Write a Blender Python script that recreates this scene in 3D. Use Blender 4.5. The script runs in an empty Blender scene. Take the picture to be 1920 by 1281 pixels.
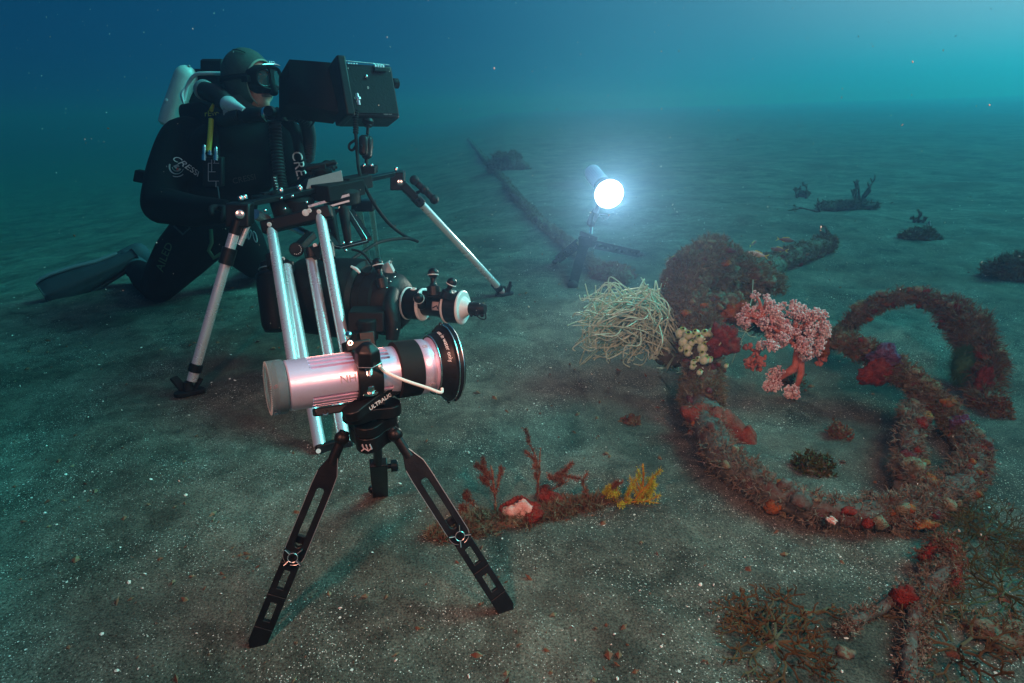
import bpy, bmesh, math, random
from mathutils import Vector, Matrix, noise, Quaternion

# ------------------------------------------------------------------ camera, water light, lamps
S = bpy.context.scene
COL = S.collection
R = random.Random(7)
V = Vector
PI = math.pi
CAMH = 0.80
FPX = 1144.0                       # focal length in photograph pixels (1920 wide)
PITCH = math.radians(21.0)
ROLL = math.radians(2.0)
_r0 = V((1, 0, 0)); _u0 = V((0, math.sin(PITCH), math.cos(PITCH)))
CF = V((0, math.cos(PITCH), -math.sin(PITCH)))
CR = _r0 * math.cos(ROLL) - _u0 * math.sin(ROLL)
CU = _u0 * math.cos(ROLL) + _r0 * math.sin(ROLL)
CO = V((0, 0, CAMH))
cam = bpy.data.cameras.new('camera'); camo = bpy.data.objects.new('camera', cam); COL.objects.link(camo)
camo.matrix_world = Matrix((
    (CR.x, CU.x, -CF.x, CO.x), (CR.y, CU.y, -CF.y, CO.y), (CR.z, CU.z, -CF.z, CO.z), (0, 0, 0, 1)))
cam.sensor_width = 36.0; cam.lens = 36.0 * FPX / 1920.0
cam.clip_start = 0.02; cam.clip_end = 400.0
S.camera = camo

S.view_settings.view_transform = 'Standard'; S.view_settings.look = 'None'
S.view_settings.gamma = 1.0; S.view_settings.exposure = 0.0
S.cycles.use_denoising = True
S.cycles.denoiser = 'OPENIMAGEDENOISE'
S.cycles.max_bounces = 8
S.cycles.diffuse_bounces = 2
S.cycles.glossy_bounces = 3
S.cycles.volume_bounces = 0
S.cycles.sample_clamp_indirect = 4.0

def nd(nt, t, **kw):
    n = nt.nodes.new(t)
    for k, v in kw.items(): setattr(n, k, v)
    return n

# water all round: daylight coming down from the upper right, deep blue away from it
W = bpy.data.worlds.new('World'); S.world = W; W.use_nodes = True
nt = W.node_tree; nt.nodes.clear()
tc = nd(nt, 'ShaderNodeTexCoord')
BRIGHT = V((0.85, 0.31, 0.42)).normalized()
dot = nd(nt, 'ShaderNodeVectorMath', operation='DOT_PRODUCT'); dot.inputs[1].default_value = BRIGHT
nt.links.new(tc.outputs['Generated'], dot.inputs[0])
mr = nd(nt, 'ShaderNodeMapRange'); mr.inputs['From Min'].default_value = -1; mr.inputs['From Max'].default_value = 1
nt.links.new(dot.outputs['Value'], mr.inputs['Value'])
rp = nd(nt, 'ShaderNodeValToRGB')
stops = [(0.0, (0.0, 0.020, 0.030)), (0.30, (0.0, 0.034, 0.10)), (0.62, (0.0, 0.058, 0.15)), (0.80, (0.04, 0.20, 0.32)), (0.92, (0.42, 0.5, 0.65)), (1.0, (1.2, 0.9, 1.05))]
cr = rp.color_ramp; cr.interpolation = 'B_SPLINE'
while len(cr.elements) < len(stops): cr.elements.new(0.5)
for e, (p, c) in zip(cr.elements, stops): e.position = p; e.color = (*c, 1)
nt.links.new(mr.outputs['Result'], rp.inputs['Fac'])
bg = nd(nt, 'ShaderNodeBackground'); bg.inputs['Strength'].default_value = 1.0
nt.links.new(rp.outputs['Color'], bg.inputs['Color'])
wo = nd(nt, 'ShaderNodeOutputWorld'); nt.links.new(bg.outputs[0], wo.inputs['Surface'])

def lamp(name, typ, loc, aim, energy, color, **kw):
    l = bpy.data.lights.new(name, typ); l.energy = energy; l.color = color
    for k, v in kw.items(): setattr(l, k, v)
    o = bpy.data.objects.new(name, l); COL.objects.link(o); o.location = loc
    o.rotation_euler = (V(aim) - V(loc)).to_track_quat('-Z', 'Y').to_euler()
    return o
# sunlight that has already come down through the water (its red is gone, its edges are soft)
lamp('sun', 'SUN', (0, 0, 5), V((0, 0, 5)) - V((0.76, 0.22, 0.62)), 3.75, (0.035, 0.82, 0.79), angle=math.radians(30))
# the two strobes on the photographer's arms: their light shows in the photo as shadows of the tripod legs and the restored reds
lamp('strobe_light', 'SPOT', (-0.58, 0.05, 1.20), (-0.12, 1.30, 0.24), 76, (1.0, 0.35, 0.25), shadow_soft_size=0.08, spot_size=math.radians(82), spot_blend=1.0)
lamp('strobe_light', 'SPOT', (0.62, 0.0, 1.15), (0.52, 1.6, 0.08), 68, (1.0, 0.35, 0.23), shadow_soft_size=0.10, spot_size=math.radians(112), spot_blend=1.0)

# ------------------------------------------------------------------ helpers
def gh(x, y):
    """height of the sandy bottom"""
    d = math.hypot(x, y)
    h = 0.016 * noise.noise(V((x * 1.6, y * 2.0, 3.1))) + 0.030 * noise.noise(V((x * .45, y * .6, 9.1))) * min(1, d / 2)
    h += 0.007 * noise.noise(V((x * 5, y * 8, 1.7)))
    a = noise.noise(V((x * 3.1 + 1.3 * y, y * 3.4 - x, 41.0))); h += 0.020 * a * abs(a)
    a = noise.noise(V((x * 7.3 - 2 * y, y * 7.9 + 2 * x, 52.0))); h += 0.010 * a * abs(a)
    if d < 9: h += 0.0034 * noise.noise(V((x * 17, y * 21, 5.2)))
    if d > 2.2:                      # low ripples further out
        k = min(1.0, (d - 2.2) / 2.0)
        h += k * 0.030 * noise.noise(V((x * 1.3 + .7 * y, y * 1.7 - .3 * x, 20.3))) ** 2 * 2
        h += k * 0.05 * noise.noise(V((x * .22, y * .4, 31.0)))
    if d > 3.4 and x < .6:             # the bottom drops away to the left, into deeper blue water
        k = min(1.0, (d - 3.4) / 3.0); k = k * k * (3 - 2 * k); q = .6 - x
        h -= k * .17 * 12 * (1 - math.exp(-max(0, q - .6) / 12))
    # scour hollow inside the loops of the wreck hose
    h -= 0.03 * math.exp(-(((x - .72) / .30) ** 2 + ((y - 1.55) / .28) ** 2))
    return h

def ray(px, py):
    return CF + CR * ((px - 960) / FPX) - CU * ((py - 640.5) / FPX)
def P(px, py, d):
    return CO + ray(px, py) * d
def G(px, py, up=0.0):
    """the point of the bottom seen at a photograph pixel"""
    r = ray(px, py); z = up
    for _ in range(12):
        t = (CAMH - z) / -r.z
        p = CO + r * t
        z = gh(p.x, p.y) + up
    return p
def depth(p): return (V(p) - CO).dot(CF)
def Z(px, py, z):
    """the point seen at a pixel at world height z"""
    r = ray(px, py); return CO + r * ((CAMH - z) / -r.z)

def frame(axis, hint=None):
    a = V(axis).normalized()
    h = V(hint) if hint is not None else (V((0, 0, 1)) if abs(a.z) < .93 else V((1, 0, 0)))
    u = h - a * h.dot(a)
    if u.length < 1e-6: u = V((1, 0, 0)) - a * a.x
    u.normalize(); return u, a.cross(u), a       # u ~ hint, w, axis

class MB:
    """collects shapes that become ONE mesh"""
    def __init__(s): s.v = []; s.f = []; s.mi = []; s.cur = 0; s.sm = []
    def add(s, vs, fs, smooth=True):
        o = len(s.v); s.v += [tuple(p) for p in vs]
        for f in fs: s.f.append(tuple(i + o for i in f)); s.mi.append(s.cur); s.sm.append(smooth)
        return s
    def box(s, c, half, axes=None, taper=1.0):
        ax = axes or (V((1, 0, 0)), V((0, 1, 0)), V((0, 0, 1)))
        vs = []
        for z in (-1, 1):
            k = taper if z > 0 else 1.0
            for x, y in ((-1, -1), (1, -1), (1, 1), (-1, 1)):
                vs.append(V(c) + ax[0] * half[0] * x * k + ax[1] * half[1] * y * k + ax[2] * half[2] * z)
        return s.add(vs, [(3, 2, 1, 0), (4, 5, 6, 7), (0, 1, 5, 4), (1, 2, 6, 5), (2, 3, 7, 6), (3, 0, 4, 7)], False)
    def bar(s, a, b, hw, hh, hint=None):
        a = V(a); b = V(b); u, w, ax = frame(b - a, hint)
        return s.box((a + b) / 2, (hh, hw, (b - a).length / 2), (u, w, ax))
    def tube(s, pts, rad, n=10, cap=True, flat=1.0, hint=None):
        pts = [V(p) for p in pts]; m = len(pts)
        rs = rad if isinstance(rad, (list, tuple)) else [rad] * m
        u = None; vs = []; fs = []
        for i, p in enumerate(pts):
            t = (pts[min(i + 1, m - 1)] - pts[max(i - 1, 0)])
            if t.length < 1e-9: t = V((0, 0, 1))
            t.normalize()
            if u is None: u = frame(t, hint)[0]
            else:
                u = u - t * u.dot(t)
                if u.length < 1e-6: u = frame(t)[0]
                u.normalize()
            w = t.cross(u)
            for k in range(n):
                a = 2 * PI * k / n
                vs.append(p + (u * math.cos(a) + w * math.sin(a) * flat) * rs[i])
        for i in range(m - 1):
            for k in range(n):
                a = i * n + k; b = i * n + (k + 1) % n
                fs.append((a, b, b + n, a + n))
        if cap:
            fs.append(tuple(range(n - 1, -1, -1))); fs.append(tuple(range((m - 1) * n, m * n)))
        return s.add(vs, fs)
    def capsule(s, a, b, ra, rb, n=14, flat=1.0, hint=None):
        a = V(a); b = V(b); t = (b - a).normalized(); pts = []; rr = []
        for k in range(5):
            q = PI / 2 * k / 4; pts.append(a - t * ra * math.cos(q)); rr.append(max(1e-4, ra * math.sin(q)))
        for k in range(1, 5):
            q = PI / 2 * k / 4; pts.append(b + t * rb * math.sin(q)); rr.append(max(1e-4, rb * math.cos(q)))
        # body between
        return s.tube(pts, rr, n, True, flat, hint)
    def lathe(s, prof, o, axis, n=32, cap=True):
        """prof = [(distance along axis, radius)]"""
        u, w, a = frame(axis); vs = []; fs = []; m = len(prof)
        for z, r in prof:
            for k in range(n):
                q = 2 * PI * k / n
                vs.append(V(o) + a * z + (u * math.cos(q) + w * math.sin(q)) * max(r, 1e-5))
        for i in range(m - 1):
            for k in range(n):
                p = i * n + k; q = i * n + (k + 1) % n
                fs.append((p, q, q + n, p + n))
        if cap: fs.append(tuple(range(n - 1, -1, -1))); fs.append(tuple(range((m - 1) * n, m * n)))
        return s.add(vs, fs)
    def ball(s, c, r, n=10, m=7, axes=None):
        r = r if isinstance(r, (tuple, list)) else (r, r, r)
        ax = axes or (V((1, 0, 0)), V((0, 1, 0)), V((0, 0, 1)))
        vs = [V(c) - ax[2] * r[2]]; fs = []
        for i in range(1, m):
            q = -PI / 2 + PI * i / m
            for k in range(n):
                a = 2 * PI * k / n
                vs.append(V(c) + ax[0] * r[0] * math.cos(q) * math.cos(a) + ax[1] * r[1] * math.cos(q) * math.sin(a) + ax[2] * r[2] * math.sin(q))
        vs.append(V(c) + ax[2] * r[2]); top = len(vs) - 1
        for k in range(n): fs.append((0, 1 + (k + 1) % n, 1 + k))
        for i in range(m - 2):
            for k in range(n):
                a = 1 + i * n + k; b = 1 + i * n + (k + 1) % n
                fs.append((a, b, b + n, a + n))
        for k in range(n):
            a = 1 + (m - 2) * n + k; b = 1 + (m - 2) * n + (k + 1) % n
            fs.append((a, b, top))
        return s.add(vs, fs)
    def plate(s, outer, holes_pairs, o, ux, uy, th):
        """outer and inner loops with equal counts -> slotted plate; inner None -> solid"""
        un = ux.cross(uy)
        def pt(q, z): return V(o) + ux * q[0] + uy * q[1] + un * z
        n = len(outer); inn = holes_pairs
        if inn is None:
            vs = [pt(q, -th) for q in outer] + [pt(q, th) for q in outer]
            fs = [tuple(range(n - 1, -1, -1)), tuple(range(n, 2 * n))]
            for i in range(n): j = (i + 1) % n; fs.append((i, j, j + n, i + n))
            return s.add(vs, fs, False)
        vs = [pt(q, -th) for q in outer] + [pt(q, th) for q in outer] + [pt(q, -th) for q in inn] + [pt(q, th) for q in inn]
        fs = []
        for i in range(n):
            j = (i + 1) % n
            fs += [(i, j, j + n, i + n), (2 * n + j, 2 * n + i, 3 * n + i, 3 * n + j), (i + n, j + n, 3 * n + j, 3 * n + i), (j, i, 2 * n + i, 2 * n + j)]
        return s.add(vs, fs, False)
    def build(s, name, mats, parent=None, bevel=0.0, auto=True):
        me = bpy.data.meshes.new(name); me.from_pydata(s.v, [], s.f)
        for m in (mats if isinstance(mats, (list, tuple)) else [mats]): me.materials.append(m)
        me.polygons.foreach_set('material_index', s.mi); me.polygons.foreach_set('use_smooth', s.sm)
        me.update()
        o = bpy.data.objects.new(name, me); COL.objects.link(o)
        if parent is not None:
            o.parent = parent; o.matrix_parent_inverse = parent_inv(parent)
        if bevel:
            b = o.modifiers.new('bevel', 'BEVEL'); b.width = bevel; b.segments = 2; b.limit_method = 'ANGLE'; b.angle_limit = math.radians(40)
        if auto: me.set_sharp_from_angle(angle=math.radians(38))
        return o

def build_each(mb, name, mats, parent=None, bevel=0.0):
    """one object per separate piece"""
    par = list(range(len(mb.v)))
    def find(i):
        while par[i] != i: par[i] = par[par[i]]; i = par[i]
        return i
    for f in mb.f:
        for k in f[1:]: par[find(k)] = find(f[0])
    groups = {}
    for i, f in enumerate(mb.f): groups.setdefault(find(f[0]), []).append(i)
    out = []
    for fl in groups.values():
        m = MB(); mp = {}
        for i in fl:
            for k in mb.f[i]:
                if k not in mp: mp[k] = len(m.v); m.v.append(mb.v[k])
            m.f.append(tuple(mp[k] for k in mb.f[i])); m.mi.append(0); m.sm.append(mb.sm[i])
        out.append(m.build(name, mats, parent, bevel))
    return out[0]

def wmat(o):
    m = o.matrix_basis.copy() if o.parent is None else wmat(o.parent) @ o.matrix_parent_inverse @ o.matrix_basis
    return m
def parent_inv(p): return wmat(p).inverted()

def tag(o, label=None, cat=None, group=None, kind=None):
    if label: o['label'] = label
    if cat: o['category'] = cat
    if group: o['group'] = group
    if kind: o['kind'] = kind
    return o
def thing(name, loc, label, cat, group=None):
    o = bpy.data.objects.new(name, None); COL.objects.link(o); o.location = loc; o.empty_display_size = .05
    return tag(o, label, cat, group)
def copy_tree(o, parent=None):
    c = o.copy(); COL.objects.link(c)
    if parent is not None: c.parent = parent
    for ch in [x for x in bpy.data.objects if x.parent == o]: copy_tree(ch, c)
    return c

def catmull(pts, n=8):
    pts = [V(p) for p in pts]; out = []
    for i in range(len(pts) - 1):
        p0 = pts[max(i - 1, 0)]; p1 = pts[i]; p2 = pts[i + 1]; p3 = pts[min(i + 2, len(pts) - 1)]
        for k in range(n):
            t = k / n
            out.append(0.5 * ((2 * p1) + (p2 - p0) * t + (2 * p0 - 5 * p1 + 4 * p2 - p3) * t * t + (3 * p1 - p0 - 3 * p2 + p3) * t ** 3))
    out.append(pts[-1]); return out

# ------------------------------------------------------------------ materials
def mat(name, col, rough=.6, metal=0.0, spec=.5, var=None, vscale=20, bump=0, bscale=80, stops=None, coat=0, alpha=None, trans=0, aniso=0):
    m = bpy.data.materials.new(name); m.use_nodes = True; nt = m.node_tree
    b = nt.nodes['Principled BSDF']
    b.inputs['Base Color'].default_value = (*col, 1); b.inputs['Roughness'].default_value = rough
    b.inputs['Metallic'].default_value = metal; b.inputs['Specular IOR Level'].default_value = spec
    if coat: b.inputs['Coat Weight'].default_value = coat
    if trans: b.inputs['Transmission Weight'].default_value = trans; b.inputs['IOR'].default_value = 1.12
    tc = nd(nt, 'ShaderNodeTexCoord')
    if var or stops:
        n = nd(nt, 'ShaderNodeTexNoise'); n.inputs['Scale'].default_value = vscale; n.inputs['Detail'].default_value = 6; n.inputs['Roughness'].default_value = .65
        nt.links.new(tc.outputs['Object'], n.inputs['Vector'])
        r = nd(nt, 'ShaderNodeValToRGB')
        st = stops or [(.35, col), (.65, var)]
        while len(r.color_ramp.elements) < len(st): r.color_ramp.elements.new(.5)
        for e, (p, c) in zip(r.color_ramp.elements, st): e.position = p; e.color = (*c, 1)
        nt.links.new(n.outputs['Fac'], r.inputs['Fac']); nt.links.new(r.outputs['Color'], b.inputs['Base Color'])
        # uneven sheen
        r2 = nd(nt, 'ShaderNodeMapRange'); r2.inputs['To Min'].default_value = max(.03, rough - .12); r2.inputs['To Max'].default_value = min(1, rough + .12)
        nt.links.new(n.outputs['Fac'], r2.inputs['Value']); nt.links.new(r2.outputs['Result'], b.inputs['Roughness'])
    if bump:
        n2 = nd(nt, 'ShaderNodeTexNoise'); n2.inputs['Scale'].default_value = bscale; n2.inputs['Detail'].default_value = 5
        nt.links.new(tc.outputs['Object'], n2.inputs['Vector'])
        bp = nd(nt, 'ShaderNodeBump'); bp.inputs['Strength'].default_value = bump; bp.inputs['Distance'].default_value = .01
        nt.links.new(n2.outputs['Fac'], bp.inputs['Height']); nt.links.new(bp.outputs['Normal'], b.inputs['Normal'])
    return m
# ------------------------------------------------------------------ seabed
def sand_material():
    m = bpy.data.materials.new('volcanic_sand'); m.use_nodes = True; nt = m.node_tree; b = nt.nodes['Principled BSDF']
    L = nt.links.new
    tc = nd(nt, 'ShaderNodeTexCoord'); geo = tc.outputs['Object']
    n1 = nd(nt, 'ShaderNodeTexNoise'); n1.inputs['Scale'].default_value = 2.2; n1.inputs['Detail'].default_value = 7; n1.inputs['Roughness'].default_value = .62
    L(geo, n1.inputs['Vector'])
    r1 = nd(nt, 'ShaderNodeValToRGB'); e = r1.color_ramp.elements
    e[0].position = .34; e[0].color = (.041, .041, .032, 1); e[1].position = .66; e[1].color = (.124, .118, .095, 1); L(n1.outputs['Fac'], r1.inputs['Fac'])
    # blotches a hand wide: silt, fine dark sand, old scuffs
    n5 = nd(nt, 'ShaderNodeTexNoise'); n5.inputs['Scale'].default_value = 11; n5.inputs['Detail'].default_value = 6; n5.inputs['Roughness'].default_value = .7; n5.inputs['Distortion'].default_value = .8
    L(geo, n5.inputs['Vector'])
    r5 = nd(nt, 'ShaderNodeMapRange'); r5.inputs['From Min'].default_value = .32; r5.inputs['From Max'].default_value = .66; r5.inputs['To Min'].default_value = .45; r5.inputs['To Max'].default_value = 1.3; L(n5.outputs['Fac'], r5.inputs['Value'])
    m5 = nd(nt, 'ShaderNodeVectorMath', operation='SCALE'); L(r1.outputs['Color'], m5.inputs[0]); L(r5.outputs['Result'], m5.inputs['Scale'])
    # single grains
    n2 = nd(nt, 'ShaderNodeTexNoise'); n2.inputs['Scale'].default_value = 260; n2.inputs['Detail'].default_value = 3; n2.inputs['Roughness'].default_value = .8
    L(geo, n2.inputs['Vector'])
    r2 = nd(nt, 'ShaderNodeMapRange'); r2.inputs['From Min'].default_value = .3; r2.inputs['From Max'].default_value = .7; r2.inputs['To Min'].default_value = .10; r2.inputs['To Max'].default_value = 2.2
    L(n2.outputs['Fac'], r2.inputs['Value'])
    mx = nd(nt, 'ShaderNodeVectorMath', operation='SCALE'); L(m5.outputs['Vector'], mx.inputs[0]); L(r2.outputs['Result'], mx.inputs['Scale'])
    col = mx.outputs['Vector']
    # pale shell grit: two sizes of cells, only a few of them pale
    for sc, thr, rad, c in ((520, .945, .45, (.50, .48, .43, 1)), (300, .968, .38, (.60, .58, .52, 1)), (120, .990, .30, (.70, .68, .62, 1))):
        v = nd(nt, 'ShaderNodeTexVoronoi'); v.inputs['Scale'].default_value = sc; L(geo, v.inputs['Vector'])
        sep = nd(nt, 'ShaderNodeSeparateColor'); L(v.outputs['Color'], sep.inputs['Color'])
        nz = nd(nt, 'ShaderNodeTexNoise'); nz.inputs['Scale'].default_value = 5; L(geo, nz.inputs['Vector'])
        ad = nd(nt, 'ShaderNodeMath', operation='MULTIPLY_ADD'); L(nz.outputs['Fac'], ad.inputs[0]); ad.inputs[1].default_value = .26; L(sep.outputs['Red'], ad.inputs[2])
        g = nd(nt, 'ShaderNodeMath', operation='GREATER_THAN'); L(ad.outputs[0], g.inputs[0]); g.inputs[1].default_value = thr + .145
        l = nd(nt, 'ShaderNodeMath', operation='LESS_THAN'); L(v.outputs['Distance'], l.inputs[0]); l.inputs[1].default_value = rad
        mu = nd(nt, 'ShaderNodeMath', operation='MULTIPLY'); L(g.outputs[0], mu.inputs[0]); L(l.outputs[0], mu.inputs[1])
        mi = nd(nt, 'ShaderNodeMix', data_type='RGBA'); L(mu.outputs[0], mi.inputs['Factor']); L(col, mi.inputs['A']); mi.inputs['B'].default_value = c
        col = mi.outputs['Result']
    # reddish-brown algal film in patches
    n3 = nd(nt, 'ShaderNodeTexNoise'); n3.inputs['Scale'].default_value = 1.7; n3.inputs['Detail'].default_value = 5; n3.inputs['Distortion'].default_value = .6
    L(geo, n3.inputs['Vector'])
    r3 = nd(nt, 'ShaderNodeMapRange'); r3.inputs['From Min'].default_value = .52; r3.inputs['From Max'].default_value = .72; r3.inputs['To Max'].default_value = .6; L(n3.outputs['Fac'], r3.inputs['Value'])
    mi = nd(nt, 'ShaderNodeMix', data_type='RGBA'); L(r3.outputs['Result'], mi.inputs['Factor']); L(col, mi.inputs['A']); mi.inputs['B'].default_value = (.085, .050, .034, 1)
    L(mi.outputs['Result'], b.inputs['Base Color'])
    b.inputs['Roughness'].default_value = .9; b.inputs['Specular IOR Level'].default_value = .15
    bp = nd(nt, 'ShaderNodeBump'); bp.inputs['Strength'].default_value = .9; bp.inputs['Distance'].default_value = .004
    nb = nd(nt, 'ShaderNodeTexNoise'); nb.inputs['Scale'].default_value = 150; nb.inputs['Detail'].default_value = 5; nb.inputs['Roughness'].default_value = .75; L(geo, nb.inputs['Vector'])
    L(nb.outputs['Fac'], bp.inputs['Height']); L(bp.outputs['Normal'], b.inputs['Normal'])
    return m

def seabed():
    angs = []
    n1, n2 = 460, 70
    for i in range(n1): angs.append(math.radians(-62 + 124 * i / n1))
    for i in range(n2): angs.append(math.radians(62 + 236 * i / n2))
    rad = [0.03]; r = .10
    while r < 120: rad.append(r); r *= 1.0135 if r < 6 else (1.022 if r < 14 else 1.07)
    n = len(angs); vs = []; fs = []
    for r in rad:
        for a in angs:
            x = r * math.sin(a); y = r * math.cos(a)
            vs.append((x, y, gh(x, y)))
    for i in range(len(rad) - 1):
        for k in range(n):
            j = (k + 1) % n; fs.append((i * n + j, i * n + k, (i + 1) * n + k, (i + 1) * n + j))
    fs.append(tuple(range(n)))
    me = bpy.data.meshes.new('seabed'); me.from_pydata(vs, [], fs); me.materials.append(sand_material())
    me.polygons.foreach_set('use_smooth', [True] * len(me.polygons)); me.update()
    o = bpy.data.objects.new('seabed', me); COL.objects.link(o); tag(o, 'dark sandy seabed with pale shell grit and low ripples', None, None, 'structure')
    return o
seabed()

# ------------------------------------------------------------------ the water itself
def water_haze():
    mb = MB(); mb.box((0, 30, -.55), (130, 160, 2.85))
    m = bpy.data.materials.new('sea_water'); m.use_nodes = True; nt = m.node_tree; nt.nodes.clear()
    pv = nd(nt, 'ShaderNodeVolumePrincipled')
    pv.inputs['Density'].default_value = HAZE_D
    pv.inputs['Color'].default_value = (*HAZE_C, 1)
    pv.inputs['Absorption Color'].default_value = (*HAZE_A, 1)
    pv.inputs['Anisotropy'].default_value = HAZE_G
    out = nd(nt, 'ShaderNodeOutputMaterial'); nt.links.new(pv.outputs[0], out.inputs['Volume'])
    o = mb.build('haze', m); tag(o, 'blue-green sea water filling the whole view', None, None, 'stuff')
HAZE_D = 0.125; HAZE_C = (.09, .160, .28); HAZE_A = (.10, .90, .95); HAZE_G = 0.72
water_haze()
# ------------------------------------------------------------------ materials of the equipment
M = {}
M['black'] = mat('black_anodised', (.004, .004, .0045), .42, .0, .28, var=(.008, .008, .0085), vscale=35, bump=.05, bscale=300)
M['plastic'] = mat('black_plastic', (.005, .0055, .006), .55, 0, .22, var=(.010, .0105, .011), vscale=40, bump=.12, bscale=120)
M['rubber'] = mat('black_rubber', (.006, .006, .0065), .7, 0, .2, var=(.011, .011, .011), vscale=30)
M['alu'] = mat('satin_aluminium', (.82, .82, .80), .30, .85, .5, var=(.70, .70, .69), vscale=25)
M['tube'] = mat('polished_tube', (.94, .94, .94), .26, .6, .5, var=(.86, .86, .87), vscale=18)
M['lamp_alu'] = mat('pink_lit_blasted_aluminium', (.95, .76, .90), .36, .72, .6, var=(.87, .68, .82), vscale=70, bump=.03, bscale=600)  # the pink-lilac cast of the light is put into this base colour
M['steel'] = mat('stainless_steel', (.75, .74, .72), .22, 1.0)
M['edge'] = mat('bright_edge_metal', (.62, .60, .58), .3, .8)  # bright metal for the thin lines laid along black edges
M['darkgrey'] = mat('dark_grey_plate', (.17, .18, .19), .35, .5)
M['white'] = mat('white_plastic', (.78, .78, .76), .4, 0, .5, var=(.66, .67, .66), vscale=30)
M['grey'] = mat('grey_plastic', (.30, .33, .33), .45, 0, .5, var=(.24, .27, .27), vscale=20)
M['print'] = mat('white_print', (.80, .80, .78), .6)
M['greyprint'] = mat('engraved_grey', (.38, .34, .36), .6)
M['clear'] = mat('clear_acrylic', (.52, .58, .60), .25, 0, .5, trans=.85)
M['red'] = mat('red_plastic', (.55, .05, .03), .4)
M['cord'] = mat('white_cord', (.75, .73, .66), .7)
M['yellow'] = mat('yellow_hose', (.62, .56, .03), .45)
M['green'] = mat('dim_green_print', (.05, .16, .08), .6)
M['yprint'] = mat('yellow_print', (.55, .55, .05), .6)

def text_geo(s, size):
    cu = bpy.data.curves.new('tmp_text', 'FONT'); cu.body = s; cu.size = size; cu.align_x = 'CENTER'; cu.align_y = 'CENTER'; cu.resolution_u = 3
    o = bpy.data.objects.new('tmp_text', cu); COL.objects.link(o)
    bpy.context.view_layer.update()
    me = bpy.data.meshes.new_from_object(o)
    vs = [v.co.copy() for v in me.vertices]; fs = [tuple(p.vertices) for p in me.polygons]
    bpy.data.objects.remove(o); bpy.data.curves.remove(cu); bpy.data.meshes.remove(me)
    return vs, fs
def lettering(s, size, fmap, m, parent, bold=0.0):
    vs, fs = text_geo(s, size)
    mb = MB(); mb.add([fmap(v.x, v.y) for v in vs], fs, False)
    o = mb.build('lettering', m, parent, auto=False)
    so = o.modifiers.new('solid', 'SOLIDIFY'); so.thickness = .0006; so.offset = 0
    return o
def flatmap(o, ux, uy, lift=0.001):
    n = V(ux).cross(V(uy)).normalized()
    return lambda x, y: V(o) + V(ux) * x + V(uy) * y + n * lift

def facing(axis, p):
    """unit vector across an axis, perpendicular to the line of sight at p, and the normal towards the camera"""
    a = V(axis).normalized(); view = (CO - V(p)).normalized()
    w = a.cross(view).normalized(); n = w.cross(a).normalized()
    if n.dot(view) < 0: n = -n
    return w, n

def slot_loop(L0, L1, hw, round0=True, round1=True, n=8):
    """rounded bar outline, x across, y along, from L0 to L1"""
    pts = []
    for k in range(n + 1):
        a = PI * k / n; pts.append((hw * math.cos(a), L1 - hw + hw * math.sin(a) if round1 else L1))
    for k in range(n + 1):
        a = PI + PI * k / n; pts.append((hw * math.cos(a), L0 + hw + hw * math.sin(a) if round0 else L0))
    return pts
def bolt(mb, p, n, r=.006, h=.006):
    mb.lathe([(0, r), (h * .8, r), (h, r * .8), (h, r * .45), (h * .5, r * .42)], p, n, 14)

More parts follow.
